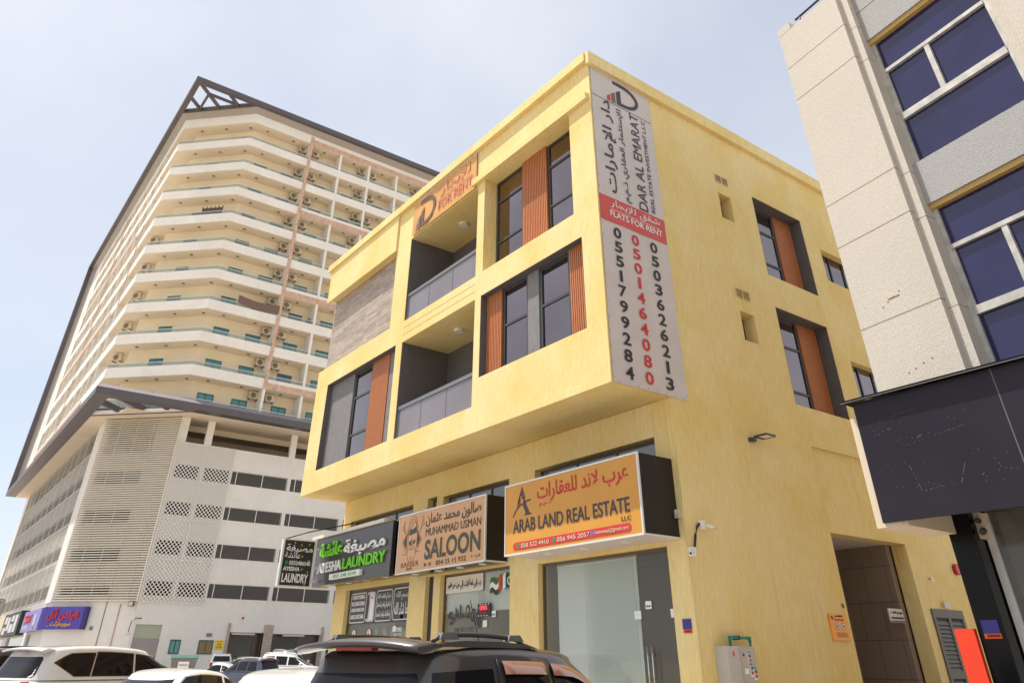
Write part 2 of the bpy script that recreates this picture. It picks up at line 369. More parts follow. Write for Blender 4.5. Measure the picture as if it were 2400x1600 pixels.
n.links.new(tc.outputs['UV'], br.inputs['Vector']); n.links.new(tc.outputs['UV'], mp2.inputs[0]); n.links.new(mp2.outputs[0], ns.inputs['Vector'])
n.links.new(br.outputs[0], mx.inputs[6]); n.links.new(ns.outputs[0], mx.inputs[7]); n.links.new(mx.outputs[2], n.nodes['Principled BSDF'].inputs['Base Color'])
WOOD = m
MB().box(10.25, 10.5, 20.0, 25.39, 10.501, 13.359).build('tile_panel', WOOD, yb, lambda p: (p[1], p[2]))

def slats(y0, y1, z0, z1, x, parent=yb, U=FU, side=False, dep=.1):
    """vertical terracotta battens on a backing board"""
    n = max(6, round(abs(y1-y0)/.07)); st = (y1-y0)/n; b = MB()
    for i in range(n):
        a = y0+st*i
        if side: b.box(a, a+st*.62, x, x+.05, z0, z1)
        else: b.box(x, x+.05, a, a+st*.62, z0, z1)
    o = b.build('slat_panel', ORANGE, parent)
    q = MB().box(*((y0, y1, x+.05, x+dep, z0, z1) if side else (x+.05, x+dep, y0, y1, z0, z1))).build('backing', mat('dark_terracotta', (.20, .055, .02), .6), o)
    return o
def window(parent, y0, y1, z0, z1, x, trans=(), mull=(), t=.05, glassm=BRZ, framem=FRAME, side=False, d=.06):
    """frame with bars, panes behind it (front plane x, or y when side)"""
    b = MB()
    def bx(a0, a1, c0, c1, e0=0, e1=d):
        b.box(a0, a1, x+e0, x+e1, c0, c1) if side else b.box(x+e0, x+e1, a0, a1, c0, c1)
    bx(y0, y0+t, z0, z1); bx(y1-t, y1, z0, z1); bx(y0+t, y1-t, z0, z0+t); bx(y0+t, y1-t, z1-t, z1)
    for z in trans: bx(y0+t, y1-t, z-t/2, z+t/2, .004)
    for q in mull: bx(q-t/2, q+t/2, z0+t, z1-t, .002)
    o = b.build('window', framem, parent)
    p = MB(); (p.box(y0+t/2, y1-t/2, x+.035, x+.05, z0+t/2, z1-t/2) if side else p.box(x+.035, x+.05, y0+t/2, y1-t/2, z0+t/2, z1-t/2))
    p.build('pane', glassm, o); return o
def recess(y0, y1, z0, z1, x0, x1, t=.012):
    """grey lining of a window recess"""
    b = MB(); b.box(x0+.004, x1, y0+.001, y0+t, z0+.001, z1-.001); b.box(x0+.004, x1, y1-t, y1-.001, z0+.001, z1-.001)
    b.box(x0+.004, x1, y0+t, y1-t, z1-t, z1-.001); b.box(x0+.004, x1, y0+t, y1-t, z0+.001, z0+t)
    b.box(x1, x1+.05, y0, y1, z0, z1)
    return b.build('recess_lining', DGREY, yb)
# first floor left: grey panel, window, terracotta panel, grey strip
recess(19.45, 24.4, 6.88, 9.78, 10.0, 10.32)
MB().box(10.2, 10.319, 22.62, 24.388, 6.893, 9.767).build('render_panel', MGREY, yb)
window(yb, 21.35, 22.6, 6.893, 9.767, 10.24, (8.9, 7.68), t=.07); slats(20.15, 21.3, 6.893, 9.767, 10.19)
MB().box(10.22, 10.319, 19.465, 20.13, 6.893, 9.767).build('render_panel', MGREY, yb)
# first floor right
recess(10.72, 14.8, 7.52, 9.75, 10.0, 10.32)
slats(14.12, 14.788, 7.533, 9.737, 10.19); window(yb, 13.06, 14.1, 7.533, 9.737, 10.25, (8.72,), t=.06)
MB().box(10.22, 10.319, 12.6, 13.04, 7.533, 9.737).build('render_panel', MGREY, yb)
window(yb, 11.45, 12.58, 7.533, 9.737, 10.25, (8.72,), t=.07); slats(10.735, 11.43, 7.533, 9.737, 10.19)
# second floor right: deeper, yellow reveals
MB().box(10.5, 10.62, 10.9, 14.8, 10.4, 13.6).build('recess_back', YEL, yb)
window(yb, 13.45, 14.72, 10.462, 13.455, 10.42, (12.75, 11.42), t=.06); slats(12.36, 13.42, 10.462, 13.455, 10.35, dep=.14)
window(yb, 10.96, 12.34, 10.462, 13.455, 10.42, (12.7, 11.48), t=.06)
# balconies
for z0, z1, k in ((10.44, 13.36, 1), (6.85, 9.74, 0)):
    b = MB(); b.box(10.5, 11.66, 19.02, 19.3, z0, z1); b.box(10.5, 11.66, 14.85, 15.11, z0, z1); b.box(11.66, 11.9, 14.85, 19.3, z0, z1)
    b.box(10.01, 10.5, 19.035, 19.049, z0+.005, z1-.005)
    b.build('balcony_wall', DGREY, yb)
    MB().box(10.5, 11.9, 14.85, 19.3, z1, z1+.2).build('balcony_ceiling', YEL, yb)
    MB().box(10.5, 11.9, 14.85, 19.3, z0-.2, z0).build('balcony_floor', MGREY, yb)
    b = MB().box(10.05, 10.13, 15.09, 19.04, z0+.82, z0+.92); b.box(10.06, 10.12, 18.98, 19.04, z0, z0+.82)
    for y in (17.75, 16.43): b.box(10.072, 10.1, y-.012, y+.012, z0+.02, z0+.82)
    rl = b.build('balcony_railing', mat('grey_rail', (.17, .175, .19), .4), yb)
    MB().box(10.08, 10.095, 15.09, 18.98, z0+.015, z0+.815).build('glass_panel', GREYGL, rl)
    lt = disc((10.82, 17.13, z1), (1, 0, 0), (0, -1, 0), .14, 0, .07).build('ceiling_light', WHITEP, yb)
dr = MB().box(11.6, 11.655, 16.0, 16.9, 6.86, 9.1).build('balcony_door', mat('white_door_frame', (.6, .56, .5), .5), yb)
MB().box(11.585, 11.6, 16.1, 16.8, 6.95, 9.0).build('door_glass', BRZ, dr)
# thin grooves on the pier between the balconies
for z in (9.98, 10.2): MB().box(9.996, 10.0, 15.08, 19.05, z, z+.012).build('groove_line', mat('groove_shadow_paint', (.42, .32, .14), .9), yb)
# side windows with terracotta panel and deep grey reveal
for z0, z1, low in ((10.41, 12.93, 11.12), (6.88, 9.46, 7.42)):
    b = MB(); y = YS
    b.box(18.6, 18.619, y+.004, y+.5, z0+.002, z1-.002); b.box(16.281, 16.3, y+.004, y+.5, z0+.002, z1-.002); b.box(16.3, 18.6, y+.004, y+.5, z1-.02, z1-.002)
    b.box(16.2, 18.7, y+.5, y+.56, z0, z1); b.build('recess_lining', DGREY, yb)
    window(yb, 16.32, 17.68, z0+.01, z1-.02, y+.39, (z0+1.75, low), side=True, t=.06)
    slats(17.7, 18.58, z0+.01, z1-.02, y+.35, side=True)
for x0, z0, z1 in ((14.68, 11.65, 12.46), (14.68, 8.16, 8.93)): window(yb, x0+.005, x0+.53, z0, z1, YS+.33, (), (x0+.27,), side=True, t=.04)
for z0, z1 in ((11.14, 12.2), (7.62, 8.66)): window(yb, 19.44, 21.6, z0, z1, YS+.2, (), (20.1, 20.85), side=True, t=.05)
for z in (12.84, 9.32):                                             # pairs of louvred vents
    b = MB().box(14.62, 15.2, YS-.015, YS-.001, z-.03, z+.26); v = b.build('wall_vent', YEL, yb); b = MB()
    for x in (14.65, 14.93):
        for k in range(6): b.box(x, x+.24, YS-.022, YS-.015, z+k*.038, z+k*.038+.02)
    b.build('vent_grille', mat('vent_brown', (.20, .14, .075), .7), v)
# passage
b = MB(); b.box(16.0, 16.55, YS+.45, 16, .1, 4.2); b.build('wall', YEL, yb)
m = mat('brown_tiles', (.16, .115, .09), .35); n = m.node_tree; tc = n.nodes.new('ShaderNodeTexCoord'); br = n.nodes.new('ShaderNodeTexBrick')
for k, v in (('Color1', (.25, .20, .175, 1)), ('Color2', (.235, .187, .16, 1)), ('Mortar', (.13, .10, .085, 1))): br.inputs[k].default_value = v
br.inputs['Scale'].default_value = 1; br.inputs['Brick Width'].default_value = .6; br.inputs['Row Height'].default_value = .78; br.inputs['Mortar Size'].default_value = .009; br.offset = .5
n.links.new(tc.outputs['UV'], br.inputs['Vector']); n.links.new(br.outputs[0], n.nodes['Principled BSDF'].inputs['Base Color'])
b = MB(); b.box(19.6, 19.8, YS+.455, 14.6, .1, 4.2); b.box(16.6, 19.6, 11.9, 12.1, .1, 4.2)
b.build('passage_tiles', m, yb, lambda p: (p[0]+p[1], p[2]+.3))
MB().box(16.5, 19.85, YS+.455, 12, 4.055, 4.2).build('passage_ceiling', PINKB, yb)
MB().box(17.3, 17.6, YS+.9, YS+1.05, 4.045, 4.054).build('downlight', DARK, yb)

# shop fronts: real rooms behind clear glass
room = mat('shop_interior_wall', (.62, .58, .50), .8); floor = mat('shop_floor_tiles', (.35, .33, .30), .4)
for y0, y1 in ((10.45, 14.9), (15.4, 18.95), (20.2, 24.9)):
    b = MB().wall((15.2, 0, 0), FU, UP, [-y1, -y0], [.1, 5.9], [], .1)
    for y in (y0-.1, y1): b.box(11.97, 15.2, y, y+.1, .1, 5.9)
    b.box(11.97, 15.2, y0, y1, 3.6, 4.6); b.box(11.97, 15.2, y0, y1, 5.7, 5.9)
    b.build('shop_interior', room, yb); MB().box(11.97, 15.2, y0, y1, .05, .155).build('shop_floor', floor, yb)
def shopfront(y0, y1, zt, bars, dz=None, hy=None):
    b = MB(); x = 11.8; t = .045
    b.box(x, x+.06, y0, y0+t, .15, zt); b.box(x, x+.06, y1-t, y1, .15, zt); b.box(x, x+.06, y0+t, y1-t, zt-t, zt)
    o = b.build('shopfront', mat('bronze_frame', (.10, .075, .05), .4), yb)
    ys = [y0+t]+list(bars)+[y1-t]
    for a, c in zip(ys, ys[1:]): MB().box(x+.02, x+.032, a+.005, c-.005, .16, zt-t).build('pane', CLEAR, o)
    if hy:
        b = MB()
        for y in hy: b.tube([(x-.08, y, .9), (x-.08, y, 1.83)], .016); b.tube([(x-.08, y, 1.05), (x+.02, y, 1.05)], .01); b.tube([(x-.08, y, 1.7), (x+.02, y, 1.7)], .01)
        b.build('door_handle', CHROME, o)
    if dz:
        b = MB()
        for y in dz: b.box(x-.012, x+.02, y-.13, y+.05, 2.28, 2.42)
        b.build('patch_fitting', CHROME, o)
    return o
shopfront(10.64, 14.6, 3.45, (13.2, 11.72), (11.7, 10.75), (11.42, 11.3)); shopfront(15.71, 18.81, 3.51, (17.2, 16.98), (16.9,), None); shopfront(20.5, 24.48, 3.46, (22.9, 21.4), (21.4,))
MB().box(11.8, 11.86, 19.17, 19.57, .15, 3.52).build('service_door', DARK, yb)
for y0, y1, z0, z1 in ((10.67, 14.67, 4.7, 5.5), (15.75, 18.87, 4.7, 5.48), (19.23, 19.73, 4.9, 5.54), (20.57, 24.73, 4.7, 5.5)):
    window(yb, y0, y1, z0, z1, 11.86, (), [y0+(y1-y0)*k/3 for k in (1, 2)] if y1-y0 > 1 else (), glassm=mat('mezzanine_glass', (.20, .21, .21), .05, spec=.8), framem=mat('bronze_frame', (.1, .075, .05)))

# ------------------------------------------------------------------ things on the yellow building
# corner banner with the phone numbers
VB = mat('sun_bleached_banner', (.60, .535, .50), .55, stain=(1.2, .07))
bn = thing('banner', 'tall white corner banner with three columns of phone numbers and a red band', 'banner', (11, 10.09, 6.2))
y = 10.09
rows = [[(10.04+2.18*i/10, y-.004-.004*math.sin(i*1.3+j*.55), 6.21+8.37*j/40) for i in range(11)] for j in range(41)]
b = MB().grid(rows); b.build('sheet', VB, bn)
MB().box(10.04, 12.2, y-.013, y-.0095, 9.97, 10.65).build('red_band', mat('banner_red', (.60, .08, .07), .5, stain=(1.5, .08)), bn)
ly = y-.0135
eye = MB()
for k in range(26):
    for x in (10.06, 12.19): eye.box(x-.006, x+.006, ly-.004, ly, 6.3+k*.325, 6.314+k*.325)
for k in range(8):
    for z in (6.24, 14.53): eye.box(10.2+k*.27, 10.213+k*.27, ly-.004, ly, z, z+.014)
eye.build('eyelet', K_BLACK, bn)
MB().box(10.05, 12.2, ly-.003, ly, 13.665, 13.677).build('seam', K_NAVY, bn)
RW = (-1, 0, 0)
def rtext(t, xbase, z0, cap, ln, m, **k): return text(t, (xbase, ly, z0), UP, RW, ln, cap, m, bn, **k)
rtext('DAR AL EMARAT', 11.66, 10.68, .30, 2.98, K_NAVY); rtext('REAL ESTATE INVESTMENT L.L.C', 11.92, 10.74, .13, 2.86, K_NAVY, bold=.0)
rtext('دار الإمارات', 10.76, 10.82, .44, 2.83, K_NAVY, bold=.008); rtext('للإستثمار العقاري ذ.م.م', 11.12, 10.72, .25, 2.84, K_NAVY, bold=.006)
stext('شقق للإيجار', 10.38, ly, 10.36, 1.62, .24, K_WHITE, bn); stext('FLATS FOR RENT', 10.34, ly, 10.13, 1.72, .16, K_WHITE, bn, bold=.01)
MB().box(10.38, 12.0, ly-.004, ly, 10.325, 10.335).build('rule', K_WHITE, bn)
for x, digits, m in ((10.40, '0551799284', K_BLACK), (10.97, '0501464080', K_RED), (11.58, '0503626213', K_BLACK)):
    for k, ch in enumerate(digits):
        wd = .085 if ch == '1' else .235; zt = (9.86 if m == K_BLACK and x < 11 else 9.86)
        stext(ch, x+(.235-wd)/2, ly, zt-.27-k*.361, wd, .27, m, bn, bold=.02)
def logo(o, U, W, s, parent, d=.004, ax=1.25, ma=None, mb=None):
    c = [(.22, .93), (.5, .93)]+[(.5+.43*math.cos(R(90-i*12)), .5+.43*math.sin(R(90-i*12))) for i in range(1, 15)]+[(.5, .07), (.3, .07)]
    sc = lambda p: [(a*s*ax, q*s) for a, q in p]
    stroke(sc(c), .14*s, o, U, W, .001, d).prism(sc([(.3, 0), (.43, 0), (.43, .7), (.3, .55)]), o, U, W, .001, d-.0008).build('emblem', ma or K_NAVY, parent)
    MB().prism(sc([(.15, 0), (.26, 0), (.26, .5), (.15, .36)]), o, U, W, .001, d).build('emblem', mat('olive_ink', (.16, .13, .07), .5), parent)
    MB().prism(sc([(.02, 0), (.11, 0), (.11, .3), (.02, .18)]), o, U, W, .001, d).build('emblem', mb or K_RED, parent)
logo((10.57, ly, 13.73), SU, UP, .76, bn, ax=1.6)

fb = thing('banner', 'orange for rent banner above the upper balcony', 'banner', (9.98, 17, 13.4))
rows = [[(9.955-.012*math.sin(i*.9+j)*math.sin(i*2.1), 18.96-3.8*i/30, 13.4+1.27*j/8) for i in range(31)] for j in range(9)]
MB().grid(rows).build('sheet', mat('orange_banner', (.62, .33, .09), .5, stain=(1.5, .1), var=(2, .08)), fb)
MB().box(9.95, 9.99, 15.17, 18.96, 14.63, 14.69).build('hem', VB, fb)
logo((9.94, 18.78, 13.48), FU, UP, 1.05, fb, ma=ink('faded_plum', (.13, .075, .06)), mb=ink('faded_red', (.60, .17, .13))); FADE = ink('faded_red', (.60, .17, .13)); ftext('FOR RENT', 9.94, 17.3, 13.62, 1.95, .34, FADE, fb, bold=.003); ftext('للإيجار', 9.94, 17.2, 14.05, 1.7, .48, FADE, fb)
MB().box(9.934, 9.938, 15.4, 17.3, 13.99, 14.005).build('rule', FADE, fb)

# shop signs ---------------------------------------------------------------
def lightbox(lab, x0, x1, y0, y1, z0, z1, face, side, under=PINKB, edge=ALU):
    t = thing('shop_sign', lab, 'sign', ((x0+x1)/2, (y0+y1)/2, z0)); e = .035
    MB().box(x0, x0+.02, y0+e, y1-e, z0+e, z1-e).build('face', face, t)
    b = MB(); b.box(x0-.012, x0+.03, y0, y1, z0, z0+e); b.box(x0-.012, x0+.03, y0, y1, z1-e, z1); b.box(x0-.012, x0+.03, y0, y0+e, z0+e, z1-e); b.box(x0-.012, x0+.03, y1-e, y1, z0+e, z1-e)
    b.box(x0+.03, x1, y0, y0+e, z0, z0+e); b.build('edge_trim', edge, t)
    MB().box(x0+.03, x1, y0+e*.4, y1-.01, z0+.02, z1-.01).build('casing', side, t)
    MB().box(x0+.03, x1, y0+e, y1-.02, z0+.005, z0+.018).build('soffit', under, t)
    return t
AF = mat('amber_acrylic', (.63, .29, .035), .35, stain=(.8, .06)); SF = mat('peach_acrylic', (.66, .36, .17), .35, stain=(.8, .06))
a = lightbox('amber real estate lightbox sign with red Arabic lettering above the wide shopfront', 10.69, 11.665, 10.24, 14.57, 3.53, 5.0, AF, BLACK)
x = 10.688
ftext('عرب لاند للعقارات', x, 13.37, 4.47, 2.84, .40, mat('sign_red', (.55, .03, .035)), a, bold=.012); ftext('ذ.م.م', x, 13.3, 4.39, .4, .1, K_RED, a)
ftext('ARAB LAND REAL ESTATE', x, 14.25, 3.96, 3.7, .27, K_NAVY, a, bold=.012); ftext('LLC', x, 10.8, 3.82, .26, .08, K_NAVY, a, bold=.01)
MB().prism(rrect(0, 3.7, 0, .155, .077), (x, 14.25, 3.62), FU, UP, .001, .004).build('red_strip', mat('sign_red', (.55, .03, .035)), a)
for s_, y_, w_ in (('058 522 4410', 13.95, .95), ('056 945 2057', 12.72, 1.0), ('hatimsaqi@gmail.com', 11.55, .93)): ftext(s_, x-.004, y_, 3.655, w_, .085, K_PALE, a)
for y_ in (14.08, 12.83): disc((x-.004, y_, 3.7), FU, UP, .05, 0, .003).build('phone_badge', K_WHATS, a)
stroke([(0, 0), (0, .08), (.055, .03), (.11, .08), (.11, 0)], .025, (x-.004, 11.68, 3.66), FU, UP, 0, .003).build('mail_badge', mat('blue_ink', (.1, .2, .6)), a)
MB().prism([(.13, .18), (.33, .62), (.44, .4), (.44, .28), (.38, .26), (.38, .36), (.32, .34), (.32, .42), (.27, .42), (.27, .24), (.22, .22), (.22, .3), (.17, .28), (.17, .2)], (x, 14.25, 4.29), FU, UP, .001, .004).build('emblem', K_MAROON, a)
stroke([(.0, .01), (.1, .13), (.25, .22), (.5, .29), (.64, .3)], .035, (x, 14.25, 4.29), FU, UP, .001, .004).prism([(.34, .24), (.46, .27), (.6, .03), (.66, .03), (.66, .0), (.42, 0), (.42, .03), (.47, .04)], (x, 14.25, 4.29), FU, UP, .001, .0046).build('emblem', K_NAVY, a)
for y_ in (11.2, 12.4, 13.6): disc((11.15, y_, 3.535), (1, 0, 0), (0, -1, 0), .09, 0, .012).build('downlight', WHITEP, a)

s = lightbox('peach barber saloon lightbox sign with a bearded face drawing', 10.99, 11.665, 15.77, 20.1, 3.56, 5.05, SF, BLACK, GLOSSB)
x = 10.988; gd = K_DKGREEN; ol = mat('line_brown_ink', (.22, .10, .04), .6)
ftext('صالون محمد عثمان', x, 18.6, 4.6, 2.63, .34, gd, s, bold=.012); ftext('MUHAMMAD USMAN', x, 18.58, 4.375, 2.62, .19, gd, s)
ftext('SALOON', x+.0015, 18.55, 3.80, 2.62, .475, K_GOLD, s, bold=.035, depth=.001); ftext('SALOON', x, 18.58, 3.81, 2.62, .475, gd, s, bold=.03)
ftext('054 55 15 932', x, 17.98, 3.645, 1.4, .11, K_BLACK, s); ftext('Br - 01', x, 18.57, 3.66, .33, .08, K_BLACK, s); ftext('فرع - ١', x, 16.35, 3.66, .38, .09, K_BLACK, s)
ftext('BARBER', x, 19.8, 3.71, .94, .12, ol, s, bold=-.012); ftext('SHOP', x, 19.5, 3.63, .3, .06, ol, s)
E_ = lambda cx, cy, rx, rz, a0=0, a1=360, n=22: [(cx+rx*math.cos(R(a0+(a1-a0)*i/n)), cy+rz*math.sin(R(a0+(a1-a0)*i/n))) for i in range(n+1)]
ob = (x, 19.88, 3.6)
b = MB()
for pts in (E_(.58, .42, .22, .2), E_(.6, .98, .26, .38, 10, 200), E_(.62, .98, .2, .3, 20, 190), E_(.66, .95, .15, .26, 20, 180), E_(.6, 1.02, .3, .1, 160, 330), [(.86, 1.1), (.84, .7), (.8, .45)], [(.36, .95), (.36, .6), (.37, .45)],
            [(.05, .74), (.34, .42)], [(.05, .74), (.38, 1.02)], [(1.1, .74), (.82, .42)], [(1.1, .74), (.84, 1.0)], E_(.06, 1.1, .045, .05), E_(.1, 1.22, .03, .06), [(.08, 1.06), (.24, .92)], [(.1, 1.15), (.2, .95)],
            E_(1.16, 1.12, .05, .05), E_(1.12, 1.25, .035, .06), [(1.12, 1.08), (.96, .92)], [(1.1, 1.18), (.98, .94)], [(.1, .42), (.3, .43)], [(.82, .44), (1.02, .46)], [(.5, .36), (.57, .26), (.64, .37)]):
    stroke(pts, .012, ob, FU, UP, .001, .003, b)
b.build('face_drawing', ol, s)
b = MB(); sc = lambda p: [(q[0], q[1]) for q in p]
b.prism([(.4, .88), (.82, .93), (.8, 1.1), (.6, 1.03), (.42, 1.05)], ob, FU, UP, .001, .0036); b.prism([(.1, .74), (.3, .54), (.3, .94)], ob, FU, UP, .001, .0036); b.prism([(1.05, .74), (.86, .94), (.86, .54)], ob, FU, UP, .001, .0036)
b.prism([(.42, .66), (.56, .62), (.58, .72), (.58, .84), (.54, .74), (.42, .74)], ob, FU, UP, .001, .0036); b.prism([(.63, .64), (.76, .68), (.76, .76), (.64, .74)], ob, FU, UP, .001, .0036); b.prism([(.5, .52), (.66, .54), (.66, .56), (.5, .545)], ob, FU, UP, .001, .0036)
b.build('face_drawing', gd, s)
for y_ in (16.3, 17.3, 18.3, 19.5): disc((11.3, y_, 3.565), (1, 0, 0), (0, -1, 0), .1, 0, .015).build('downlight', WHITEP, s)

LP = mat('charcoal_panel', (.085, .075, .078), .22, stain=(.6, .1), spec=.35)
l = thing('shop_sign', 'charcoal laundry sign with raised white and lime green letters', 'sign', (11.3, 23, 3.6))
x = 11.0; MB().box(x, x+.03, 20.47, 25.75, 3.6, 5.0).build('face', LP, l)
MB().box(x+.031, 11.665, 20.48, 25.3, 3.62, 4.98).build('casing', GLOSSB, l); MB().box(x-.09, 11.6, 20.9, 26.0, 5.005, 5.1).build('top_cap', mat('cream_cap', (.72, .66, .56), .5), l)
MB().box(x-.012, x+.1, 20.44, 20.469, 3.58, 5.0).build('edge_trim', K_BLACK, l); b = MB().box(x-.01, x+.6, 25.751, 25.78, 3.58, 5.0); b.build('edge_trim', ALU, l)
kw = dict(depth=.05, lift=.02)
ftext('مصبغة', x, 23.48, 4.27, 2.70, .50, K_WHITE, l, bold=.02, **kw); ftext('عائشة', x, 25.30, 4.40, 1.70, .43, K_GREEN, l, bold=.03, **kw)
ftext('AYESHA', x, 25.32, 3.95, 1.74, .29, K_WHITE, l, bold=.008, **kw); ftext('LAUNDRY', x, 23.46, 3.95, 2.75, .30, K_GREEN, l, bold=.015, **kw)
MB().box(x-.1, x-.001, 22.16, 24.25, 3.71, 3.865).build('number_box', K_WHITE, l); ftext('055 248 6540', x-.1, 23.95, 3.735, 1.6, .1, mat('lime_print', (.12, .42, .04)), l, bold=.01)
for y_ in (21.2, 22.4, 23.6, 24.8): disc((11.3, y_, 3.615), (1, 0, 0), (0, -1, 0), .1, 0, .015).build('downlight', WHITEP, l)
bl = thing('blade_sign', 'black projecting laundry sign with yellow sparkles beside the charcoal sign', 'sign', (10.2, 25.35, 3.55))
MB().box(9.7, 10.72, 25.31, 25.42, 3.58, 4.87).build('panel', mat('black_sign_face', (.03, .024, .022), .4), bl); b = MB()
b.box(9.64, 9.7, 25.29, 25.44, 3.55, 4.9); b.box(10.72, 10.78, 25.29, 25.44, 3.55, 4.9); b.box(9.7, 10.72, 25.29, 25.44, 3.53, 3.58); b.box(9.7, 10.72, 25.29, 25.44, 4.87, 4.9)
for z in (3.72, 4.1, 4.65): b.box(10.78, 11.02, 25.33, 25.4, z, z+.05)
b.build('frame', ALU, bl); y = 25.309
stext('مصبغة', 9.78, y, 4.5, .9, .26, K_WHITE, bl, bold=.02); stext('عائشة', 9.76, y, 4.36, .52, .17, K_WHITE, bl, bold=.01); stext('0552486540', 9.94, y, 4.16, .72, .12, K_WHITE, bl, bold=.02)
stext('AYESHA', 9.76, y, 3.99, .56, .12, K_WHITE, bl, bold=.03); stext('LAUNDRY', 9.76, y, 3.66, .88, .26, K_WHITE, bl, bold=.03)
disc((9.85, y, 4.22), SU, UP, .055, .0, .004).build('phone_badge', K_WHATS, bl); b = MB()
for sx, sz in ((10.05, 4.8), (10.28, 4.75), (10.55, 4.78), (10.35, 4.42), (10.6, 4.3), (10.6, 3.98), (10.4, 4.05), (10.55, 3.63)):
    b.prism([(0, .05), (.008, .008), (.04, 0), (.008, -.008), (0, -.05), (-.008, -.008), (-.04, 0), (-.008, .008)], (sx, y, sz), SU, UP, .0, .004)
b.build('sparkle', mat('yellow_ink', (.8, .6, .02)), bl)
tag(MB().tube([(9.72, 25.36, 4.9), (10.3, 25.1, 5.1), (11.6, 24.4, 5.42)], .018).build('stay_rod', K_BLACK), 'thin dark stay rod tying the projecting laundry sign to the wall', 'rod')

# small things on the walls ------------------------------------------------
def plate(name, lab, cat, x0, x1, z0, z1, m, y=YS, d=.02):
    t = thing(name, lab, cat, ((x0+x1)/2, y-d, z0)); MB().box(x0, x1, y-d, y-.002, z0, z1).build('panel', m, t); return t
t = plate('warning_sign', 'orange surveillance warning plate beside the tiled passage', 'sign', 15.77, 16.4, 1.97, 2.44, mat('orange_plate', (.86, .33, .01), .4), d=.035)
yy = YS-.036
for cx in (16.0, 16.22):
    disc((cx, yy, 2.22), SU, UP, .07, 0, .003).build('symbol', K_RED, t); disc((cx, yy, 2.22), SU, UP, .055, .0, .005).build('symbol', K_WHITE, t); MB().box(cx-.02, cx+.025, yy-.008, yy, 2.19, 2.25).build('symbol', K_BLACK, t)
stext('WARNING تحذير', 15.95, yy, 2.375, .3, .045, K_BLACK, t); b = MB()
for k in range(5): b.box(15.92, 16.32-.03*(k % 2), yy-.003, yy, 2.03+k*.018, 2.036+k*.018)
for k in range(2): b.box(15.93, 16.28, yy-.003, yy, 2.32+k*.02, 2.33+k*.02)
b.prism([(0, 0), (.07, -.03), (.08, .02), (.01, .05)], (15.82, yy, 2.36), SU, UP, 0, .003); b.build('fine_print', K_BLACK, t)
t = plate('wall_plate', 'small blue and orange number plate beside the wide shopfront', 'sign', 11.79, 12.0, 2.02, 2.2, mat('royal_blue', (.03, .02, .22), .35), y=YS) if False else thing('wall_plate', 'small blue and orange number plate beside the wide shopfront', 'sign', (11.665, 10.3, 2.02))
MB().box(11.655, 11.668, 10.22, 10.42, 2.08, 2.24).build('panel', mat('royal_blue', (.03, .02, .22), .35), t); q = MB().box(11.655, 11.668, 10.22, 10.42, 2.02, 2.079).build('strip', mat('signal_orange', (.75, .10, .02), .4), t)
ftext('57755 07938', 11.654, 10.38, 2.035, .14, .028, K_BLACK, t)
t = plate('name_plate', 'white estate office plate at the mouth of the tiled passage', 'sign', 18.95, 19.58, 2.38, 2.66, mat('white_plate', (.60, .57, .55), .4), y=YS+.44, d=.03)
stext('SHORUQ BALADI REAL ESTATE', 19.0, YS+.409, 2.44, .54, .05, K_BLACK, t, bold=.02); stext('شروق بلدي العقارية', 19.1, YS+.409, 2.53, .42, .09, K_BLACK, t, bold=.01); MB().box(18.96, 19.57, YS+.405, YS+.41, 2.39, 2.415).build('footer', K_BLACK, t); disc((19.03, YS+.41, 2.58), SU, UP, .03, 0, .004).build('emblem', mat('amber_ink', (.6, .25, .03)), t)
plate('switch_plate', 'tiny brown bell plate above the orange warning plate', 'plate', 16.36, 16.44, 2.56, 2.64, mat('brown_plate', (.18, .12, .08)))
# floodlight on the side wall
t = thing('floodlight', 'slim black square floodlight on the bare yellow side wall', 'floodlight', (14.25, YS, 5.75)); b = MB()
U_, W_ = V3((1, 0, 0)), V3((0, -1, .0)); 
for a in ((-.17, .17, .05, .13), (-.17, .17, .37, .39), (-.17, -.15, .13, .37), (.15, .17, .13, .37)): b.obox((14.42, YS, 5.78), U_, W_, U_.cross(W_), a[0], a[1], a[2], a[3], -.02, .02)
b.build('frame', FRAME, t); bb = MB().obox((14.42, YS, 5.78), U_, W_, U_.cross(W_), -.15, .15, .13, .37, -.01, .01); bb.build('lens', WHITEP, t)
MB().box(14.1, 14.24, YS-.12, YS-.001, 5.66, 5.74).tube([(14.2, YS-.06, 5.72), (14.3, YS-.08, 5.78)], .02).build('bracket', FRAME, t)
def camera_unit(x, z, dx, lab):
    t = thing('security_camera', lab, 'camera', (x, YS, z)); MB().prism(rrect(-.07, .07, -.08, .08, .02), (x, YS, z), SU, UP, .001, .06).build('junction_box', WHITEP, t)
    c = V3((x+dx*.06, YS-.1, z-.01)); e = c+V3((dx*.15, -.07, -.04)); MB().tube([c, e], .026, 12).build('barrel', mat('white_gloss', (.8, .8, .78), .25), t)
    MB().tube([e, e+V3((dx*.012, -.006, -.003))], .021, 12).build('lens', K_BLACK, t); MB().tube([(x, YS-.03, z), c], .014).build('bracket', WHITEP, t)
camera_unit(12.12, 3.8, 1, 'upper white security camera of the pair joined by black conduit'); camera_unit(11.75, 3.31, -1, 'lower white security camera of the pair joined by black conduit')
cb = MB().tube([(12.08, YS-.03, 3.84), (11.98, YS-.03, 3.76), (11.9, YS-.03, 3.6), (11.85, YS-.03, 3.42), (11.8, YS-.03, 3.34)], .022).build('cable', K_BLACK)
tag(cb, 'short black conduit linking the two white security cameras', 'cable')
